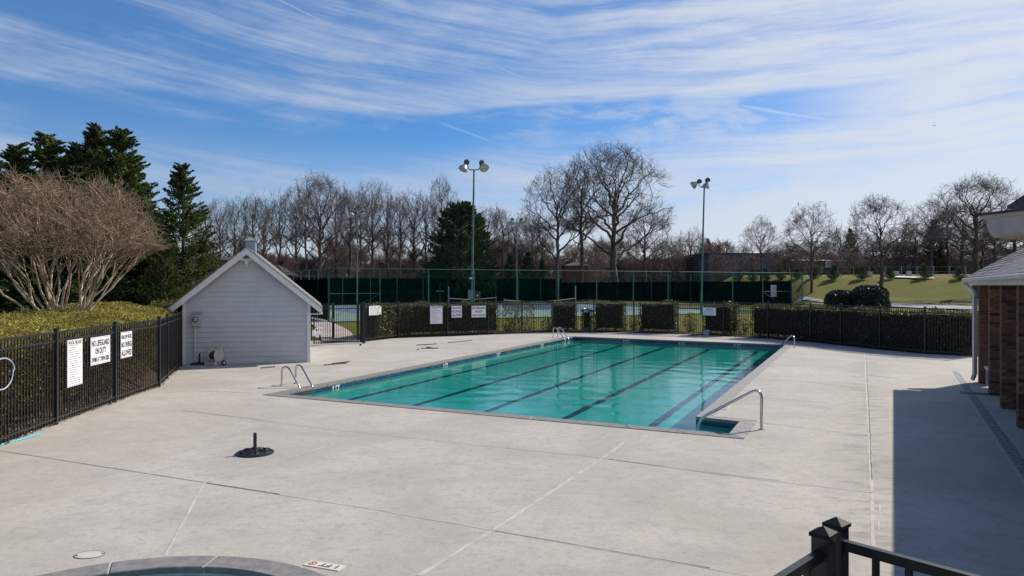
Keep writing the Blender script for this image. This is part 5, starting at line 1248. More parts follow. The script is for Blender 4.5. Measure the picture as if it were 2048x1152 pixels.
def dome_tree(seed, H, Rr, base_z, fork, top_in, trunk_r, limbs, kids=(6, 6, 5), spread=(0.55, 0.34), tw=0.55, rmin=0.0055, flat=1.0, stems=False, low=-0.25, wob=0.019, lobes=0.12):
    """bare tree whose limbs, branches and twigs reach out to a rounded crown envelope"""
    rs = random.Random(seed); thick = []; thin = []; ctr = Vector((0, 0, base_z + (H - base_z) * 0.42)); up_r = H - ctr.z; dn_r = ctr.z - base_z
    ph = [rs.uniform(0, 6.28) for _ in range(3)]
    def surf(az_, el_):
        k_ = 1 + lobes * math.sin(az_ * 3 + ph[0] + el_ * 4) + lobes * 0.7 * math.sin(az_ * 5 + ph[1] - el_ * 7)
        z_ = math.sin(el_) * (up_r if el_ > 0 else dn_r); return ctr + Vector((math.cos(az_) * math.cos(el_) * Rr, math.sin(az_) * math.cos(el_) * Rr, z_)) * k_
    def path(p, tgt, d0, r0, r1, steps, bend=0.4):
        L = (tgt - p).length; c1 = p + d0 * L * bend; pts = []
        for i in range(1, steps + 1):
            t = i / steps; q = p * (1 - t) ** 2 + c1 * 2 * t * (1 - t) + tgt * t * t
            j = wob * L * (1 if i < steps else 0.4); pts.append(q + Vector((rs.gauss(0, j), rs.gauss(0, j), rs.gauss(0, j * 0.7))))
        out_ = []; prev = p
        for i, q in enumerate(pts):
            ra = r0 + (r1 - r0) * i / steps; rb = r0 + (r1 - r0) * (i + 1) / steps
            (thick if ra > 0.022 else thin).append((*prev, *q, ra, rb)); out_.append((q, (q - prev).normalized(), rb)); prev = q
        return out_
    def spawn(nodes, aim, lvl):
        n_ = kids[lvl]; st = len(nodes)
        for j in range(n_):
            t = 0.25 + 0.73 * (j + rs.random()) / n_; q, d, r = nodes[min(st - 1, int(t * st))]
            if lvl < 2:
                v_ = Vector((math.cos(aim[0]) * math.cos(aim[1]) + rs.gauss(0, spread[lvl]), math.sin(aim[0]) * math.cos(aim[1]) + rs.gauss(0, spread[lvl]), math.sin(aim[1]) + rs.gauss(-0.04, spread[lvl] * 0.8))).normalized(); a_, e_ = math.atan2(v_.y, v_.x), max(low, math.asin(v_.z))
                tgt = surf(a_, e_); tgt = q.lerp(tgt, rs.uniform(0.72, 1.0) * (1.0 if lvl == 0 else rs.uniform(0.55, 0.95))); dd = (d * 0.8 + (tgt - q).normalized() * 0.6).normalized()
                nn = path(q, tgt, dd, max(rmin, r * 0.62), max(rmin, 0.011 - 0.003 * lvl), 5 if lvl == 0 else 4, 0.35)
                spawn(nn, (a_, e_), lvl + 1)
            else:
                o_ = (q - ctr).normalized(); sp_t = 0.28 if stems else 0.42; dd = (d * 0.6 + o_ * 0.6 + Vector((rs.gauss(0, sp_t), rs.gauss(0, sp_t), rs.gauss(0.25, sp_t)))).normalized(); L = tw * rs.uniform(0.6, 1.25)
                m_ = q + dd * L * 0.55; e_ = m_ + (dd + Vector((rs.gauss(0, 0.25), rs.gauss(0, 0.25), 0.15))).normalized() * L * 0.5
                thin.append((*q, *m_, rmin, rmin * 0.8)); thin.append((*m_, *e_, rmin * 0.8, rmin * 0.45))
                f_ = q.lerp(m_, 0.8); g_ = f_ + (dd + Vector((rs.gauss(0, 0.7), rs.gauss(0, 0.7), rs.gauss(0, 0.5)))).normalized() * L * 0.45; thin.append((*f_, *g_, rmin * 0.7, rmin * 0.45))
    lead = [(Vector((rs.gauss(0, 0.06), rs.gauss(0, 0.06), fork + (top_in - fork) * i / 6)), i) for i in range(7)] if not stems else []
    if not stems:
        prev = Vector((0, 0, -0.3)); r_p = trunk_r * 1.25; seq = [Vector((0, 0, 0.25)), Vector((rs.gauss(0, 0.04), rs.gauss(0, 0.04), fork * 0.6))] + [q for q, _ in lead]
        for i, q in enumerate(seq): r_q = trunk_r * (1 - 0.85 * max(0, q.z - fork * 0.5) / (top_in)); thick.append((*prev, *q, r_p, r_q)); prev, r_p = q, r_q
    for i in range(limbs):
        f = (i + 0.5) / limbs; az_ = i * 2.399 + rs.uniform(-0.3, 0.3); el_ = low + (1.30 - low) * f ** 1.15 + rs.uniform(-0.1, 0.1)
        if stems: p = Vector((rs.uniform(0.03, 0.22) * math.cos(az_), rs.uniform(0.03, 0.15) * math.sin(az_), -0.05)); r = trunk_r * rs.uniform(0.7, 1.0); d0 = Vector((math.cos(az_) * 0.75 * math.cos(el_), math.sin(az_) * 0.75 * math.cos(el_), 0.75)).normalized()
        else:
            zf = f ** 0.8; p = lead[0][0].lerp(lead[6][0], zf) if f < 0.99 else lead[6][0]; p = Vector((lead[min(6, int(zf * 6))][0].x, lead[min(6, int(zf * 6))][0].y, p.z)); r = trunk_r * (0.52 - 0.30 * f); d0 = Vector((math.cos(az_) * 0.8, math.sin(az_) * 0.8, 0.45 + f)).normalized()
        spawn(path(p, surf(az_, el_) , d0, r, 0.012, 9, 0.45), (az_, el_), 0)
    A = np.array(thick + thin); kz = H / np.percentile(A[:, 5], 99.8); kr = Rr / np.percentile(np.hypot(A[:, 3], A[:, 4]), 98.5)
    def fit(L_):
        B = np.array(L_); B[:, [2, 5]] *= kz; B[:, [0, 1, 3, 4]] *= kr; return B
    return seg_mesh('trunk', fit(thick), 6), seg_mesh('crown', fit(thin), 3)
# unit trees: 10 m tall
oaks = [dome_tree(11, 10, 3.3, 2.6, 2.4, 7.2, 0.20, 17, spread=(0.5, 0.3)), dome_tree(23, 10, 2.9, 3.2, 3.0, 7.5, 0.17, 13, kids=(6, 5, 5), lobes=0.2), dome_tree(37, 10, 2.2, 3.0, 2.8, 7.8, 0.14, 12, kids=(5, 5, 5), lobes=0.25), dome_tree(41, 10, 1.9, 4.2, 3.8, 8.2, 0.13, 10, kids=(5, 5, 4), lobes=0.25)]
street = [dome_tree(53, 10, 3.3, 2.2, 2.0, 6.8, 0.15, 15, kids=(6, 5, 5), rmin=0.007, lobes=0.16), dome_tree(59, 10, 3.0, 2.3, 2.1, 6.8, 0.15, 15, kids=(6, 5, 5), rmin=0.007, lobes=0.16)]
TREE_PX = []
def tree_at(px, top_y, base_d, kind, wpx, label, cat='bare tree', group='bare winter trees beyond the tennis court', mats=None, name='bare_tree', rz=None, base=None):
    b = base if base is not None else P(px, HY, base_d); b = Vector((b.x, b.y, T(b.x, b.y))); d = b.y
    H = zat(top_y, d) - b.z; wr = wpx / F * d / 2
    me, cr, unit_r = kind
    t_ = put_tree(name, (me, cr), mats or (M['bark'], M['twig']), b, H / 10.0, wr / unit_r, rz if rz is not None else rnd.uniform(0, 6.28), label, cat, group)
    TREE_PX.append((label, px, t_)); return t_
def K_(i): return (*oaks[i], (3.3, 2.9, 2.2, 1.9)[i])
def S_(i): return (*street[i], (3.3, 3.0)[i])
# the three large trees behind the court
tree_at(1228, 281, 92, K_(0), 245, 'largest bare tree with a broad round crown behind the court', rz=0.6)
tree_at(1163, 300, 94, K_(2), 150, 'tall bare tree just left of the largest tree behind the court', rz=2.0)
tree_at(1115, 328, 90, K_(1), 165, 'bare tree with leaning limbs left of the tallest pair', rz=3.1)
tree_at(1290, 405, 104, K_(1), 130, 'low bare tree tucked under the right side of the largest tree')
tree_at(640, 342, 100, K_(0), 150, 'tallest bare tree of the wood left of the dark cedar', rz=1.2)
tree_at(884, 341, 112, K_(3), 75, 'slender bare tree rising behind the dark cedar', rz=0.4)
tree_at(745, 357, 106, K_(1), 110, 'bare round-headed tree in the wood midway between shed and cedar')
wl_ = [(412, 398, 112, 3, 70), (440, 392, 108, 1, 80), (470, 388, 118, 2, 70), (505, 381, 106, 3, 80), (528, 392, 120, 1, 80), (560, 380, 110, 2, 80), (592, 368, 118, 1, 90), (612, 380, 104, 3, 60),
       (672, 372, 116, 2, 80), (700, 366, 108, 3, 80), (722, 380, 122, 1, 90), (775, 372, 116, 2, 80), (800, 380, 106, 3, 75), (828, 376, 120, 1, 90), (852, 384, 110, 2, 80), (905, 395, 120, 1, 90),
       (940, 405, 116, 2, 90), (975, 410, 110, 1, 90), (1005, 408, 122, 3, 80), (1030, 428, 112, 2, 80), (1065, 420, 118, 1, 90), (1085, 440, 105, 3, 70)]
for i, (x, ty, d, kd, wp) in enumerate(wl_):
    tree_at(x, ty, d, K_(kd), wp * 1.15, 'bare tree in the winter wood behind the tennis court', group='bare trees of the wood left of centre')
rt = [(1345, 470, 118, 1, 70), (1382, 452, 112, 2, 90), (1418, 486, 125, 1, 60), (1448, 478, 128, 3, 60), (1476, 488, 130, 2, 60), (1545, 492, 128, 1, 60), (1578, 480, 125, 2, 70), (1640, 480, 120, 1, 80), (1680, 452, 116, 2, 70), (1715, 460, 122, 1, 80),
      (1745, 470, 118, 3, 70), (1795, 455, 118, 1, 80), (1830, 440, 112, 2, 80), (1862, 402, 108, 1, 100), (1895, 412, 112, 2, 90), (1925, 400, 106, 0, 120), (1990, 420, 104, 1, 100), (1880, 450, 120, 3, 90), (1965, 440, 118, 2, 90), (2030, 410, 108, 0, 120), (2075, 400, 104, 1, 120)]
for i, (x, ty, d, kd, wp) in enumerate(rt):
    tree_at(x, ty, d, K_(kd), wp * 1.15, 'bare tree in the brown winter wood above the grassy hill', group='bare trees of the wood on the right', mats=(M['bark'], M['twigred'] if i % 3 else M['twig']))
b0_ = TG(1623, 585); tree_at(1623, 404, 0, S_(0), 130, 'bare round street tree standing on the hill left of the two dark bushes', base=b0_, group='bare street trees on the grassy hill')
b0_ = TG(1762, 576); tree_at(1762, 388, 0, S_(1), 150, 'bare street tree rising right behind the dark round bushes', base=b0_, group='bare street trees on the grassy hill')
b0_ = TG(1522, 561); tree_at(1522, 431, 0, S_(0), 90, 'bare street tree seen above the right part of the court fence', base=b0_, group='bare street trees on the grassy hill', rz=2.2)
b0_ = TG(1952, 597); tree_at(1952, 346, 0, (*oaks[0], 3.3), 215, 'large bare tree with low limbs beside the brick building roof', base=b0_, group='bare street trees on the grassy hill', rz=4.0)
# low brush under the trees, each a small bare shrub
brush = grow(71, 10, 4.5, 0.05, trunk_r=0.13, nl=16, rmin=0.016, asc=0.6, up=0.12); brush2 = grow(73, 10, 4.0, 0.05, trunk_r=0.12, nl=16, rmin=0.016, asc=0.8, up=0.14)
nb = 0
for i in range(96):
    x = 405 + i * 17.6 + rnd.uniform(-8, 8); d = rnd.uniform(106, 134) if x < 1330 else rnd.uniform(112, 134)
    if 1440 < x < 1560 : ty = rnd.uniform(520, 535)
    else: ty = rnd.uniform(468, 515) if x < 1330 else rnd.uniform(476, 515)
    tree_at(x, ty, d, (*(brush if i % 2 else brush2), 4.3), rnd.uniform(70, 105), 'leafless brown thicket shrub in the undergrowth of the wood', cat='shrub', group='leafless shrubs under the wood', mats=(M['twig'], M['twigred'] if i % 4 else M['twig']), name='bare_shrub')
for x, ty in ((1432, 505), (1455, 512), (1500, 508), (1548, 500), (1572, 508), (1600, 506), (1632, 510), (1672, 505), (1700, 500)):
    tree_at(x, ty, rnd.uniform(97, 101), (*(brush if x % 2 else brush2), 4.3), rnd.uniform(46, 64), 'leafless brown shrub standing in front of the low far buildings', cat='shrub', group='leafless shrubs before the far buildings', mats=(M['twig'], M['twigred']), name='bare_shrub')
ORD = ['leftmost', 'second', 'third', 'fourth', 'fifth', 'sixth', 'seventh', 'eighth', 'ninth', 'tenth', 'eleventh', 'twelfth']
def zone_labels(lab, zones, form):
    for a_z, b_z, where in zones:
        L_ = sorted([(px, o.name, o) for l_, px, o in TREE_PX if l_ == lab and a_z <= px < b_z])
        for i, (_, _, o) in enumerate(L_): o['label'] = form.format(ORD[min(i, 11)] if i == 0 else ORD[min(i, 11)] + ' from left', where)
zone_labels('bare tree in the winter wood behind the tennis court', ((0, 520, 'above the shed roof peak'), (520, 714, 'between shed peak and left floodlight'), (714, 850, 'between left floodlight and dark evergreen'), (850, 1200, 'just right of the dark evergreen')), 'bare wood tree, {}, {}')
zone_labels('bare tree in the brown winter wood above the grassy hill', ((0, 1400, 'left of the right floodlight'), (1400, 1560, 'above the low grey building'), (1560, 1762, 'between the hill street trees'), (1762, 1900, 'right of the bushes'), (1900, 2300, 'behind the brick building roof')), 'brown bare wood tree, {}, {}')
for l_, px, o in TREE_PX:
    if l_.startswith('leafless brown thicket'): o['label'] = 'leafless brown thicket shrub in the undergrowth ' + ('left of the tall central floodlight' if px < 943 else 'below the three large bare trees' if px < 1330 else 'beyond the grassy hill on the right')
# crape myrtle: many stems from the ground
my = dome_tree(5, 4.35, 2.8, 1.0, 0, 0, 0.048, 24, kids=(6, 6, 6), spread=(0.42, 0.28), tw=0.38, rmin=0.0052, stems=True, low=0.05, wob=0.016, lobes=0.09); mloc = P(122, HY, 19.6)
tag(MB().lathe([(2.6, -0.1), (2.0, 0.5), (1.2, 1.15), (0.6, 1.38), (0.0, 1.42)], (mloc.x, mloc.y, 0), 20).build('mulch_mound', M['mulch'], None, True), kind='structure')
put_tree('crape_myrtle', my, (M['myrtle'], M['myrtletwig']), Vector((mloc.x, mloc.y, 1.38)), 1.0, 1.0, 0.5, 'wide leafless multi-stemmed tan tree rising from the left hedge', 'bare tree', None)

# conifers
def conifer(seed, H, Rr, tufts, per, size, power=0.85, lump=0.22, base_h=0.02, mat_=None, droop=0.1, tuft_r=0.36):
    rs = np.random.RandomState(seed); h = rs.uniform(0, 1, tufts) ** 1.15; h = base_h + (1 - base_h) * h
    ang = rs.uniform(0, 2 * np.pi, tufts)
    lobes = 1 + lump * (np.sin(ang * 3 + h * 17 + seed) * 0.5 + np.sin(ang * 5 - h * 29) * 0.5) + rs.normal(0, lump * 0.45, tufts)
    rad = Rr * (1 - h) ** power * np.clip(lobes, 0.45, 1.5) * (0.45 + 0.55 * rs.uniform(0, 1, tufts) ** 0.4) + 0.05
    rad = rad * np.where(h < 0.12, 0.8 + h * 1.6, 1)
    tip = np.stack([rad * np.cos(ang), rad * np.sin(ang), h * H + rad * 0.22], 1)
    out_ = np.stack([np.cos(ang), np.sin(ang), np.full(tufts, 0.55)], 1); out_ /= np.linalg.norm(out_, axis=1)[:, None]
    off_ = rs.normal(size=(tufts, per, 3)); off_ /= np.linalg.norm(off_, axis=2)[:, :, None]; off_ *= rs.uniform(0, 1, (tufts, per, 1)) ** 0.5
    tr_ = tuft_r * (0.45 + 0.75 * (1 - h))[:, None, None]
    al = (rs.uniform(-1.3, 2.0, (tufts, per, 1)))
    pts = tip[:, None, :] + off_ * tr_ * np.array([1, 1, 0.45]) * (1.1 - 0.5 * np.clip(al, 0, 2)) + out_[:, None, :] * al * tr_ * 1.15
    pts = pts.reshape(-1, 3); od = np.repeat(out_, per, 0)
    v, f = leaf_tris(rs, pts, size, 2.6, 0.25, od)
    # a leader
    me = np_mesh('crown', v, f)
    segs = [(0, 0, -0.2, 0, 0, H * 0.55, Rr * 0.06, Rr * 0.035), (0, 0, H * 0.55, 0, 0, H * 1.0, Rr * 0.035, 0.012)]
    for i in range(0, tufts, 3): segs.append((0, 0, max(0.05, h[i] * H - rad[i] * 0.25), *tip[i], 0.03, 0.008))
    return seg_mesh('trunk', segs, 5), me
cons = [conifer(3, 10, 2.3, 430, 72, 0.062, 0.9, 0.16), conifer(8, 10, 2.7, 460, 72, 0.064, 0.95, 0.2), conifer(15, 10, 2.0, 400, 70, 0.06, 0.85, 0.18)]
cx_ = [(-95, 310, 33, 1, 170), (-25, 300, 34, 0, 150), (32, 292, 36, 2, 120), (96, 272, 36, 0, 160), (156, 292, 38, 2, 110), (196, 255, 37, 2, 125), (242, 264, 35, 1, 165), (60, 350, 31, 1, 170), (-60, 380, 29, 0, 170), (285, 395, 33, 0, 130), (205, 400, 31, 1, 170), (140, 420, 29.5, 0, 170), (20, 440, 28.5, 1, 170), (120, 318, 37.5, 1, 150), (258, 335, 36.5, 0, 140), (175, 345, 35.5, 2, 150), (300, 440, 31.5, 0, 130)]
clab = ['dark evergreen beyond the left edge', 'dark conifer at the left edge with a broad ragged top', 'small-topped dark conifer second from the left edge', 'broad dark conifer with a ragged crown above the bare myrtle',
        'low-topped dark conifer between two taller ones above the myrtle', 'tallest dark conifer with a sharp point in the left row', 'second tallest dark conifer right of the tallest one', 'shorter dark conifer filling in behind the myrtle', 'shorter dark conifer behind the hedge at the left edge',
        'shorter dark conifer on the right flank of the left row', 'shorter dark conifer under the tallest pair', 'low dark conifer right behind the myrtle stems', 'low dark conifer behind the left end of the hedge', 'dark conifer filling between the broad one and the tallest pair', 'dark conifer stepping down right of the tall pair', 'mid-height dark conifer hidden mostly by the myrtle', 'low dark conifer between the left row and the one standing apart']
for (x, ty, d, kd, wp), lb_ in zip(cx_, clab):
    b = P(x, HY, d); H = zat(ty, d); put_tree('conifer_tree', cons[kd], (M['bark'], M['conifer']), Vector((b.x, b.y, 0)), H / 10, 1.6 * wp / F * d / 2 / (2.3, 2.7, 2.0)[kd], rnd.uniform(0, 6), lb_, 'conifer', 'dark conifers behind the left hedge')
b = P(366, HY, 33); put_tree('conifer_tree', cons[0], (M['bark'], M['conifer']), Vector((b.x, b.y, 0)), zat(332, 33) / 10, 178 / F * 33 / 2 / 2.3, 2.0, 'dark conifer standing apart just left of the shed roof', 'conifer', 'dark conifers behind the left hedge')
b = P(330, HY, 30); put_tree('conifer_tree', cons[1], (M['bark'], M['conifer']), Vector((b.x, b.y, 0)), zat(470, 30) / 10, 110 / F * 30 / 2 / 2.7, 1.0, 'low dark conifer filling the gap left of the shed', 'conifer', 'dark conifers behind the left hedge')
ced = conifer(29, 10, 4.6, 800, 80, 0.085, 0.48, 0.16, 0.0, droop=0.05, tuft_r=0.5)
b = P(922, HY, 88); gz = T(b.x, b.y); put_tree('cedar_tree', ced, (M['bark'], M['cedar']), Vector((b.x, b.y, gz)), (zat(408, 88) - gz) / 10, 152 / F * 88 / 2 / 4.6, 0.7, 'broad dark evergreen behind the court under the tall floodlight', 'evergreen tree', None)
for i, (x, ty, wp, lb_) in enumerate(((1020, 508, 44, 'small dark evergreen right of the broad one beyond the court'), (1056, 505, 50, 'small pointed evergreen under the bare trees beyond the court'), (1085, 520, 36, 'lowest of the small evergreens beyond the court'))):
    b = P(x, HY, 92); gz = T(b.x, b.y); put_tree('cedar_tree', cons[i % 3], (M['bark'], M['cedar']), Vector((b.x, b.y, gz)), (zat(ty, 92) - gz) / 10, wp / F * 92 / 2 / 2.3, i, lb_, 'evergreen tree', 'small evergreens beyond the court')
for i, (x, ty, wp, d, lb_) in enumerate(((1416, 478, 34, 122, 'dark round pine crown just right of the right floodlight pole'), (1700, 458, 40, 120, 'dark pine in the wood between the two hill trees'), (1868, 440, 60, 118, 'dark evergreen in the wood left of the brick building'))):
    b = P(x, HY, d); gz = T(b.x, b.y); put_tree('pine_tree', cons[1], (M['bark'], M['cedar']), Vector((b.x, b.y, gz)), (zat(ty, d) - gz) / 10, wp / F * d / 2 / 2.4, i, lb_, 'pine', 'dark evergreens in the right wood')
young = conifer(44, 10, 3.6, 130, 60, 0.20, 0.8, 0.15, 0.02, tuft_r=1.0)
yl = ['first', 'second', 'third', 'fourth', 'fifth', 'sixth', 'seventh', 'eighth', 'ninth', 'tenth']
for i, (x, y, h) in enumerate(((1478, 562, 22), (1505, 561, 22), (1531, 560, 22), (1559, 559, 22), (1595, 558, 21), (1631, 557.5, 22), (1670, 559, 27), (1725, 558, 24), (1779, 557.5, 22), (1848, 557, 27), (1919, 559, 23))):
    b = TG(x, y); hh = h / F * b.y; put_tree('young_conifer', young, (M['bark'], M['youngpine']), b, hh / 10, hh * 0.42 / 3.6, i, 'young conifer on the crest of the hill, ' + (yl[i] + ' from the left' if i < 10 else 'rightmost of the row'), 'conifer', 'young conifers along the crest of the hill')

# hedges ---------------------------------------------------------------------
def hedge(name, path, width, h, dens, size, m, label, cat='hedge', group=None, core=True, seed=0, stretch=1.7, zoff=0.0, loose=0.0, stems=True, terr=True, bottom=0.10):
    """leafy box hedge along a polyline; leaves through its outer shell, stems and an added dark light-blocking core inside"""
    rs = np.random.RandomState(seed + 100); path = [Vector(p) for p in path]; o = empty(name, path[0], label, cat, group)
    cum = [0]
    for a, b in zip(path, path[1:]): cum.append(cum[-1] + (b - a).length)
    L = cum[-1]; n = int(dens * L * (2 * h + width))
    s = rs.uniform(0, L, n); xs_ = np.interp(s, cum, [p.x for p in path]); ys_ = np.interp(s, cum, [p.y for p in path])
    e = 0.01 * L; xa = np.interp(np.minimum(s + e, L), cum, [p.x for p in path]) - np.interp(np.maximum(s - e, 0), cum, [p.x for p in path]); ya = np.interp(np.minimum(s + e, L), cum, [p.y for p in path]) - np.interp(np.maximum(s - e, 0), cum, [p.y for p in path])
    ln_ = np.hypot(xa, ya); nx_, ny_ = -ya / ln_, xa / ln_
    per = 2 * h + width; q = rs.uniform(0, per, n); depth = np.abs(rs.normal(0, 0.09 + loose, n))
    hl = h * (1 + 0.05 * np.sin(s * 2.1 + seed) + 0.03 * np.sin(s * 5.3)); wl = width * (1 + 0.06 * np.sin(s * 1.7 + 1))
    side = np.where(q < h, -1, np.where(q < h + width, 0, 1)); u_ = np.where(side == 0, (q - h) / width - 0.5, 0.5 * side); zz = np.where(side == 0, hl, np.where(side < 0, q, q - h - width))
    du = np.where(side == 0, 0, -depth * side); u_m = u_ * wl + du + rs.normal(0, 0.035, n); zz = zz - np.where(side == 0, depth, 0) + rs.normal(0, 0.03, n)
    rr2 = 0.16; corner = np.clip((np.abs(u_m) - (wl / 2 - rr2)) / rr2, 0, 1) * np.clip((zz - (hl - rr2)) / rr2, 0, 1); zz -= corner * 0.12
    zz = np.maximum(zz, bottom + rs.uniform(0, 0.1, n))
    sp_ = np.minimum(s, L - s); 
    px_, py_ = xs_ + nx_ * u_m, ys_ + ny_ * u_m; gz_ = terrain(px_, py_) if terr else 0
    pts = np.stack([px_, py_, zz + gz_ + zoff], 1)
    # ends
    ne = int(dens * 2 * width * h); 
    for end in (0, 1):
        p = path[0] if end == 0 else path[-1]; d = (path[1] - path[0]).normalized() if end == 0 else (path[-2] - path[-1]).normalized()
        uu = rs.uniform(-width / 2, width / 2, ne // 2); ze = rs.uniform(bottom, h, ne // 2); dd = np.abs(rs.normal(0, 0.09, ne // 2))
        ex = p.x + d.x * dd - d.y * uu; ey = p.y + d.y * dd + d.x * uu; pts = np.concatenate([pts, np.stack([ex, ey, ze + (terrain(ex, ey) if terr else 0) + zoff], 1)])
    outd = rs.normal(size=pts.shape) * 0.5; v, f = leaf_tris(rs, pts, size, stretch, 0.2)
    me = np_mesh('foliage', v, f); me.materials.append(m); fo_ = bpy.data.objects.new('foliage', me); C.objects.link(fo_); fo_.parent = o; fo_.matrix_parent_inverse = o.matrix_basis.inverted()
    segs = []; ns = int(L * (9 if core else 5))
    for i in range(ns):
        t = rs.uniform(0, L); x = np.interp(t, cum, [p.x for p in path]); y = np.interp(t, cum, [p.y for p in path]); g_ = T(x, y) if terr else 0
        x += rs.normal(0, width * 0.15); y += rs.normal(0, width * 0.15); x2 = x + rs.normal(0, 0.22); y2 = y + rs.normal(0, 0.22); zm = h * rs.uniform(0.5, 0.95)
        segs.append((x, y, g_ - 0.02 + zoff, (x + x2) / 2, (y + y2) / 2, g_ + zm / 2, 0.014, 0.01)); segs.append(((x + x2) / 2, (y + y2) / 2, g_ + zm / 2, x2, y2, g_ + zm, 0.01, 0.005))
        for _ in range(3): segs.append(((x + x2) / 2, (y + y2) / 2, g_ + zm * 0.55, x2 + rs.normal(0, 0.25), y2 + rs.normal(0, 0.25), g_ + zm * rs.uniform(0.6, 1.0), 0.006, 0.003))
    sm_ = seg_mesh('stems', segs, 4); sm_.materials.append(M['stem']); so = bpy.data.objects.new('stems', sm_); C.objects.link(so); so.parent = o; so.matrix_parent_inverse = o.matrix_basis.inverted()
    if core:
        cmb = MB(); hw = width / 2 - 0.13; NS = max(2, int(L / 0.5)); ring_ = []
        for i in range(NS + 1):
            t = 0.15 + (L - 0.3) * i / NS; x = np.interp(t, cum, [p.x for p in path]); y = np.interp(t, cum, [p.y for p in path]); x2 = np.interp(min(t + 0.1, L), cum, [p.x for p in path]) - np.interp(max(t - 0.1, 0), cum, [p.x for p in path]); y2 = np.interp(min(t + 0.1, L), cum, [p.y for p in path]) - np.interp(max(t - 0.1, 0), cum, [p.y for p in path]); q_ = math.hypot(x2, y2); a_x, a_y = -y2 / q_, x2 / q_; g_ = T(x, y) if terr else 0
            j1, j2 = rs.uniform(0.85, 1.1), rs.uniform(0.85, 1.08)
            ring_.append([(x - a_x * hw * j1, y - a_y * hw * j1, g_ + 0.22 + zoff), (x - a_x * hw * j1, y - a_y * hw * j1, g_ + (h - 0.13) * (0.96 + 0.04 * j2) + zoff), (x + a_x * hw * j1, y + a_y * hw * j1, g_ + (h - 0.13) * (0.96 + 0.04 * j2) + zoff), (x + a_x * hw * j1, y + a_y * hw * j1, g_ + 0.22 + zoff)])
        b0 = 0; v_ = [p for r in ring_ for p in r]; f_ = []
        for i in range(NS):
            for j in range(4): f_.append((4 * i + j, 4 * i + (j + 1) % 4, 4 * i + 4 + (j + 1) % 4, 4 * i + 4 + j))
        f_.append((3, 2, 1, 0)); f_.append(tuple(4 * NS + j for j in range(4))); cmb.add(v_, f_); cmb.build('light_block_core', M['core'], o)
    return o
def fence_path(x0, x1, back):
    out_ = []; N_ = max(2, int((x1 - x0) / 25) + 1)
    for i in range(N_ + 1):
        x = x0 + (x1 - x0) * i / N_; y = np.interp(x, [p[0] for p in FENCE_PX], [p[1] for p in FENCE_PX]); p = G(x, float(y)); q = p.normalized(); out_.append(Vector((p.x + q.x * back, p.y + q.y * back, 0)))
    return out_
HG = 'clipped dark hedges behind the far pool fence'
for i, (x0, x1, h_, w_, den, lb_) in enumerate(((738, 990, 1.72, 1.0, 330, 'long clipped dark hedge with yellow leaf tips behind the far signs'), (1012, 1066, 1.70, 0.8, 170, 'loose thin hedge block right of the lifeguard sign with gaps low down'), (1104, 1153, 1.68, 0.9, 270, 'square hedge block behind the far left ladder'),
        (1190, 1252, 1.72, 0.9, 270, 'square hedge block between two smaller gaps near the middle'), (1281, 1356, 1.74, 0.9, 280, 'widest of the separate square hedge blocks, left of the notice'), (1410, 1472, 1.68, 0.9, 280, 'hedge block behind the small notice and pale pot'),
        (1512, 1960, 1.66, 1.1, 330, 'long clipped dark hedge on the right reaching to the brick building'))):
    hedge('hedge', fence_path(x0, x1, 0.30 + w_ / 2), w_, h_, den, 0.05, M['holly'], lb_, 'hedge', HG, core=(i != 1), seed=i, terr=False)
for i, (x0, x1, h_, lb_) in enumerate(((1163, 1184, 1.25, 'small dark bush between two hedge blocks behind the far fence'),)):
    hedge('bush', fence_path(x0, x1, 0.7), 0.6, h_, 300, 0.05, M['box'], lb_, 'bush', None, seed=20 + i, terr=False)
def shrub(name, c, r, h, n, size, m, label, cat='bush', group=None, seed=0, sup=2.6, flat=0.0, core=True):
    rs = np.random.RandomState(seed + 7); d = rs.normal(size=(n, 3)); d /= np.linalg.norm(d, axis=1)[:, None]
    k_ = (np.abs(d) ** sup).sum(1) ** (-1 / sup); lum = 1 + 0.05 * np.sin(d[:, 0] * 7 + seed) * np.sin(d[:, 2] * 6 + d[:, 1] * 5)
    rad = lum * (1 - np.abs(rs.normal(0, 0.05, n))); p = d * k_[:, None] * rad[:, None]; p = p * np.array([r, r, h / 2]) + np.array([0, 0, h / 2]); p[:, 2] = np.maximum(p[:, 2], 0.03)
    v, f = leaf_tris(rs, p, size, 1.6, 0.3); o = empty(name, c, label, cat, group); me = np_mesh('foliage', v, f); me.materials.append(m); a = bpy.data.objects.new('foliage', me); C.objects.link(a); a.parent = o
    segs = [(0, 0, -0.1, rs.normal(0, r * 0.4), rs.normal(0, r * 0.4), h * 0.7, 0.02, 0.006) for _ in range(14)]; sm_ = seg_mesh('stems', segs, 4); sm_.materials.append(M['stem']); b = bpy.data.objects.new('stems', sm_); C.objects.link(b); b.parent = o
    if core:  # closed dark shape added inside the bush so no light passes through
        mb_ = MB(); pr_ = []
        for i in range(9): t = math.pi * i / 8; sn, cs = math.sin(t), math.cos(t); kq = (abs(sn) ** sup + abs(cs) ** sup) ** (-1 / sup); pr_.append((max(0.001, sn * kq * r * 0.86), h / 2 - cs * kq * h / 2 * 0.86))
        mb_.lathe(pr_, (0, 0, 0), 16); mb_.build('light_block_core', M['core'], o, world=False)
    return o
b1 = P(1681, 600, 40.0); z1 = T(b1.x, b1.y); shrub('round_bush', Vector((b1.x, b1.y, z1 - 0.15)), 0.80, zat(580, 40) - z1 + 0.15, 6500, 0.055, M['box'], 'smaller and left of the two dark clipped round bushes behind the hedge', 'bush', 'two dark clipped bushes', 1)
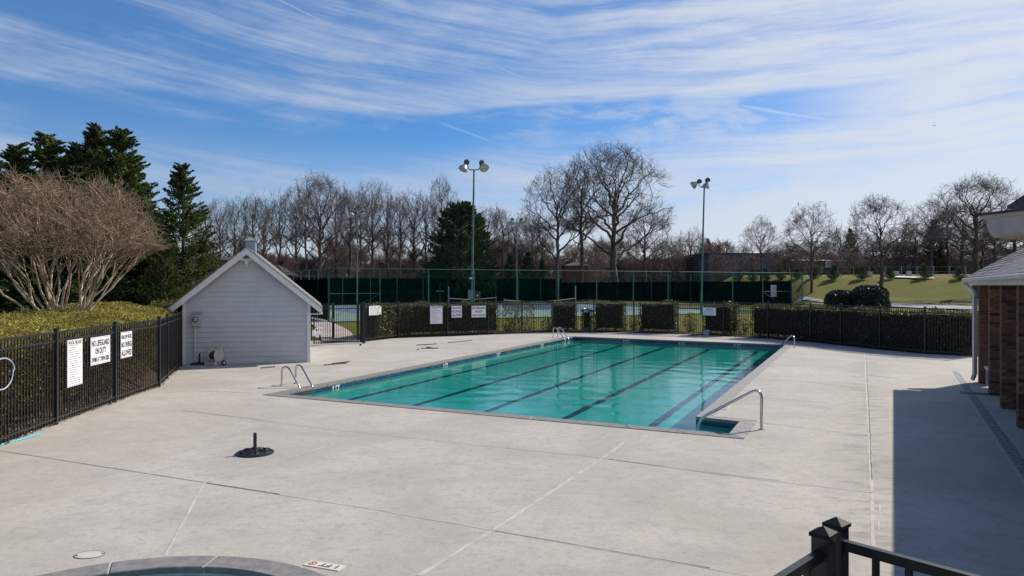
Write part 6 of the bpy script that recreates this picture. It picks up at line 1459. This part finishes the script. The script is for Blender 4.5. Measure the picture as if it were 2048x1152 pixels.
b2 = P(1739, 600, 39.0); z2 = T(b2.x, b2.y); shrub('round_bush', Vector((b2.x, b2.y, z2 - 0.15)), 0.88, zat(571, 39) - z2 + 0.15, 8000, 0.055, M['box'], 'larger and right of the two dark clipped round bushes behind the hedge', 'bush', 'two dark clipped bushes', 2, 3.2)
for i, (x, y, r_b, h_b, n_b, lb_) in enumerate(((1096, 664, 0.45, 0.75, 260, 'sparse low plant left of the first square hedge block'), (1020, 666, 0.35, 0.55, 200, 'small sparse plant low behind the fence near the loose hedge'), (1268, 664, 0.30, 1.0, 380, 'young leafy plant between two hedge blocks'), (1381, 667, 0.40, 1.15, 420, 'young upright plant in the grass gap beside the notice'), (1488, 673, 0.42, 0.95, 300, 'thin young plant in the gap left of the long right hedge'))):
    p = G(x, y); q = p.normalized(); c = Vector((p.x + q.x * 0.6, p.y + q.y * 0.6, 0)); shrub('young_plant', c, r_b, h_b, n_b, 0.06, M['underleaf'], lb_, 'plant', 'young plants in the hedge gaps', 30 + i, 1.8, core=False)
# left hedge: wide mound, yellow-green on top, open and twiggy below
def left_hedge():
    rs = np.random.RandomState(77); o = empty('yellow_hedge', LEFT[4], 'wide yellow-green clipped hedge behind the left fence', 'hedge')
    prof_s = np.array([4.0, 7.2, 9.4, 11.7, 14.1, 16.8, 19.3, 21.5, 23.4]); 
    fxs = np.interp(prof_s, [p.y for p in LEFT[:9]], [p.x for p in LEFT[:9]])
    def fx(y): return np.interp(y, [p.y for p in LEFT], [p.x for p in LEFT])
    def top(y, u): return (1.60 + 0.020 * (y - 12)) + 0.28 * np.sin(np.clip((u + 0.1) / 3.4, 0, 1) * np.pi * 0.62) + 0.035 * np.sin(y * 2.2 + u * 3) + 0.03 * np.sin(y * 5.1 - u * 4)
    n = 66000; y = 6 + 18.2 * rs.uniform(0, 1, n) ** 1.0; u = rs.uniform(0.18, 3.4, n) ** 1.0
    edge = np.clip((0.5 - u) / 0.35, 0, 1); z = top(y, u) - edge ** 2 * 0.22 - np.abs(rs.normal(0, 0.05, n)) + rs.normal(0, 0.012, n)
    pts = np.stack([fx(y) - u, y, z], 1); v, f = leaf_tris(rs, pts, 0.034, 1.7, 0.9)
    me = np_mesh('foliage_top', v, f); me.materials.append(M['yellowhedge']); a = bpy.data.objects.new('foliage_top', me); C.objects.link(a); a.parent = o; a.matrix_parent_inverse = o.matrix_basis.inverted()
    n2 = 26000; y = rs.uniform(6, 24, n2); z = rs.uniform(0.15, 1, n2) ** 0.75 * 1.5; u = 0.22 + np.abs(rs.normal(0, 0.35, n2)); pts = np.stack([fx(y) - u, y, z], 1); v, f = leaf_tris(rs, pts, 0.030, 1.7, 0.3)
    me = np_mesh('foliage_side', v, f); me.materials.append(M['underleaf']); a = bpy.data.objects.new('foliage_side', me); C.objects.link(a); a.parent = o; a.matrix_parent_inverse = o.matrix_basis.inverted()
    segs = []
    for i in range(420):
        yy = rs.uniform(6, 24); uu = rs.uniform(0.4, 3.0); x = fx(yy) - uu; x2 = x + rs.normal(0, 0.25); y2 = yy + rs.normal(0, 0.25); hh = rs.uniform(1.1, 1.6); segs.append((x, yy, 0, x2, y2, hh, 0.016, 0.007))
        for _ in range(5): t = rs.uniform(0.25, 0.9); bx, by, bz = x + (x2 - x) * t, yy + (y2 - yy) * t, hh * t; segs.append((bx, by, bz, bx + rs.normal(0, 0.22), by + rs.normal(0, 0.22), bz + rs.uniform(0.1, 0.45), 0.007, 0.003))
    sm_ = seg_mesh('stems', segs, 4); sm_.materials.append(M['stem']); a = bpy.data.objects.new('stems', sm_); C.objects.link(a); a.parent = o; a.matrix_parent_inverse = o.matrix_basis.inverted()
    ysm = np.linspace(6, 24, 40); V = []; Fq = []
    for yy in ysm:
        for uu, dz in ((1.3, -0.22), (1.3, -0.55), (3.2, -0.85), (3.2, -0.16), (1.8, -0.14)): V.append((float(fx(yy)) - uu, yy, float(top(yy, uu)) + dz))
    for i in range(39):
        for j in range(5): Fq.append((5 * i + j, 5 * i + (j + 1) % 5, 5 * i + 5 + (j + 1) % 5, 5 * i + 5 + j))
    MB().add(V, Fq).build('light_block_core', M['core'], o)  # added solid dark body that keeps light from passing through the hedge
left_hedge()
hedge('hedge', [P(322, HY, 24.6) * 1.0 + Vector((0, 0, -CAM_H)), P(352, HY, 25.5) + Vector((0, 0, -CAM_H))], 1.0, 2.1, 420, 0.03, M['yellowhedge'], 'taller yellow-green bush squeezed between the hedge and the shed eave', 'bush', None, seed=50, terr=False)
# leaf litter along the fence foot
def litter(name, n, fxy, size, m):
    rs = np.random.RandomState(5); p = fxy(rs, n); v, f = leaf_tris(rs, p, size, 1.4, 0.0); me = np_mesh(name, v, f); me.materials.append(m); return tag(link(name, me), kind='stuff')
def lf(rs, n):
    y = rs.uniform(7, 23.5, n); x = np.interp(y, [p.y for p in LEFT], [p.x for p in LEFT]) + np.abs(rs.normal(0, 1, n)) * -1.2 + rs.uniform(-0.02, 0.10, n); return np.stack([x, y, np.full(n, 0.03) + rs.uniform(0, 0.02, n)], 1)
litter('leaf_litter', 9000, lf, 0.035, leafmat('dry_leaf_litter', [(0.16, 0.09, 0.05), (0.30, 0.20, 0.12), (0.08, 0.045, 0.03), (0.45, 0.40, 0.33)], 0.8, 0.1, 0.2))

# ------------------------------------------------------------------ far buildings and bits on the hill
fbm = mat('far_grey_wall', (0.10, 0.10, 0.115), 0.8, var=0.1, vscale=0.4)
def house(px0, px1, ridge_y, eave_y, base_y, d, wall, roofm, label, deep=8, hip=True, win=(), name='far_house'):
    a, b = P(px0, eave_y, d), P(px1, eave_y, d); gz = min(T(a.x, a.y), T(b.x, b.y)) - 0.3; o = empty(name, Vector(((a.x + b.x) / 2, d, gz)), label, 'house' if 'house' in label else 'building')
    ez = a.z; rz_ = zat(ridge_y, d); MB().prism([(a.x + 0.3, d + 0.3), (b.x - 0.3, d + 0.3), (b.x - 0.3, d + deep), (a.x + 0.3, d + deep)], gz, ez).build('wall', wall, o)
    k_ = min((b.x - a.x) / 2 - 0.1, deep / 2) if hip else 0
    V = [(a.x, d, ez), (b.x, d, ez), (b.x, d + deep + 0.3, ez), (a.x, d + deep + 0.3, ez), (a.x + k_, d + deep / 2, rz_), (b.x - k_, d + deep / 2, rz_)]
    MB().add(V, [(0, 1, 5, 4), (1, 2, 5), (2, 3, 4, 5), (3, 0, 4), (3, 2, 1, 0)]).build('roof', roofm, o)
    for (x0, x1, y0, y1) in win:
        p, q = P(x0, y0, d + 0.27), P(x1, y1, d + 0.27); f = MB().box(((p.x + q.x) / 2, d + 0.27, (p.z + q.z) / 2), (q.x - p.x, 0.08, p.z - q.z)).build('window', M['signwhite'], o)
        MB().box(((p.x + q.x) / 2, d + 0.225, (p.z + q.z) / 2), ((q.x - p.x) * 0.75, 0.02, (p.z - q.z) * 0.75)).build('pane', mat('far_pane', (0.3, 0.4, 0.5), 0.2), f)
    return o
house(1415, 1562, 503, 506, 546, 104, fbm, mat('pale_flat_roof', (0.2, 0.2, 0.22), 0.7), 'long low grey building behind the right end of the court fence', 14, False)
house(1570, 1695, 517, 521, 548, 103, mat('far_brick_wall', (0.085, 0.055, 0.048), 0.9, var=0.2), mat('pale_roof_edge', (0.34, 0.33, 0.33), 0.7), 'low brown brick house with a white window behind the hill trees', 8, True, ((1651, 1663, 521, 534),))
house(1128, 1182, 522, 531, 548, 96, mat('far_brick_house_wall', (0.16, 0.07, 0.05), 0.9), M['roofdark'], 'small brick house between the trunks of the large bare trees', 8)
house(505, 548, 527, 549, 560, 70, mat('dark_far_wall', (0.05, 0.05, 0.055), 0.9), mat('brown_grey_roof', (0.05, 0.045, 0.045), 0.9, var=0.2, spec=0.05), 'dark hip roof of a house showing behind the right roof slope of the shed', 8)
house(428, 480, 503, 520, 560, 60, fbm, mat('warm_grey_roof', (0.09, 0.075, 0.07), 0.9, var=0.2, spec=0.05), 'dark house roof showing behind the left roof slope of the shed', 8)
for i, (x0, x1, y0, y1) in enumerate(((1734, 1745, 542, 553), (1763, 1770, 542, 553), (1786, 1798, 541, 552), (1813, 1823, 541, 552))):
    b = TG((x0 + x1) / 2, y1 + 1.5); wd = (x1 - x0) / F * b.y; ht = (y1 - y0) / F * b.y
    pnl = empty('pale_barrier', b, 'pale upright panel on the hill crest, ' + ('leftmost', 'narrowest', 'third from the left', 'rightmost')[i] + ' of four', 'barrier', 'pale panels on the hill crest')
    MB().box(b + Vector((0, 0, ht / 2 + 0.02)), (wd, 0.08, ht), Vector((1, 0.1, 0))).build('board', mat('pale_pink_board', (0.55, 0.47, 0.44), 0.7, var=0.1) if i == 0 else bpy.data.materials['pale_pink_board'], pnl)
    for s in (-1, 1): MB().box(b + Vector((s * wd * 0.4, 0.12, ht / 2)), (0.05, 0.06, ht)).build('leg', M['galv'], pnl)
shl = [TG(x, y) for x, y in ((1788, 557), (1830, 558.5), (1868, 559))]; shr = [TG(x, y) for x, y in ((1792, 554.5), (1835, 556), (1868, 557.5))]
tag(drape('white_sheet', shl, shr, 0.12, M['signwhite'], 12), 'white ground sheet lying on the hill crest below the panels', 'sheet')
# fence on the crest
cf = empty('crest_fence', TG(1600, 555), 'thin wire fence with posts along the crest of the hill', 'fence')
cfp = [TG(1590 + 33 * i, 554) + Vector((0, 1.5, 0)) for i in range(12)]
for p in cfp: MB().tube([p, p + Vector((0, 0, 1.0))], 0.03, 5).build('post', M['lampgrey'], cf)
for z in (0.95, 0.5):
    for a, b in zip(cfp, cfp[1:]): MB().tube([a + Vector((0, 0, z)), b + Vector((0, 0, z))], 0.012, 4).build('wire', M['lampgrey'], cf)
# mulch ring under the near-right hill tree
mt = TG(1935, 603); tag(MB().lathe([(1.9, -0.1), (1.7, 0.06), (0.6, 0.16), (0.0, 0.2)], mt, 20).build('mulch_ring', M['mulch'], None, True), kind='structure')
# distant wooded rise closing the horizon
hz = MB(); V = []; Fh = []
NX = 900
for i in range(NX + 1):
    x = -520 + 1040 * i / NX; hh = 9.0 + 0.7 * math.sin(i * 0.13) + 0.5 * math.sin(i * 0.37 + 1) + rnd.uniform(-1.1, 1.1)
    V += [(x, 185 + 6 * math.sin(i), -2), (x, 187 + 5 * math.sin(i * 1.3), hh), (x, 215, hh * 0.9), (x, 240, -2)]
for i in range(NX):
    for j in range(3): q = 4 * i + j; Fh.append((q, q + 4, q + 5, q + 1))
hz.add(V, Fh); tag(hz.build('far_wood', mat('far_brown_wood', (0.15, 0.125, 0.12), 0.95, var=0.4, vscale=0.25, bump=1, bscale=0.8), None, True), kind='structure')
# aeroplane
ap = P(1868, 251, 2600); ar = empty('aeroplane', ap, 'tiny dark airliner high in the sky at the right', 'aeroplane')
MB().tube([ap - Vector((4.5, 0, -0.4)), ap - Vector((3.6, 0, -0.3)), ap + Vector((3.6, 0, 0)), ap + Vector((5, 0, 0.4))], [0.2, 0.85, 0.85, 0.2], 8).build('fuselage', M['lampdark'], ar)
for s in (-1, 1): MB().add([ap + Vector((-1, 0.5 * s, 0)), ap + Vector((1.2, 0.5 * s, 0)), ap + Vector((2.8, 7 * s, 0.6)), ap + Vector((1.8, 7 * s, 0.6)), ap + Vector((-1, 0.5 * s, 0.25)), ap + Vector((1.2, 0.5 * s, 0.25)), ap + Vector((2.8, 7 * s, 0.75)), ap + Vector((1.8, 7 * s, 0.75))], [(0, 1, 2, 3), (7, 6, 5, 4), (0, 4, 5, 1), (1, 5, 6, 2), (2, 6, 7, 3), (3, 7, 4, 0)]).build('wing', M['lampdark'], ar)
MB().add([ap + Vector((3.2, -0.1, 0.5)), ap + Vector((4.8, -0.1, 0.5)), ap + Vector((5.2, -0.1, 2.6)), ap + Vector((4.4, -0.1, 2.6)), ap + Vector((3.2, 0.1, 0.5)), ap + Vector((4.8, 0.1, 0.5)), ap + Vector((5.2, 0.1, 2.6)), ap + Vector((4.4, 0.1, 2.6))], [(0, 1, 2, 3), (7, 6, 5, 4), (0, 4, 5, 1), (1, 5, 6, 2), (2, 6, 7, 3), (3, 7, 4, 0)]).build('tail_fin', M['lampdark'], ar)
bpy.context.view_layer.update()

for o in bpy.data.objects:
    nm = o.name.split('.')[0]
    if nm in ('pool_water', 'wading_pool_water'): o.cycles.is_caustics_caster = True
    if nm in ('pool_floor', 'pool_wall', 'lane_line', 'lane_cross', 'pool_step', 'tile_band'): o.cycles.is_caustics_receiver = True
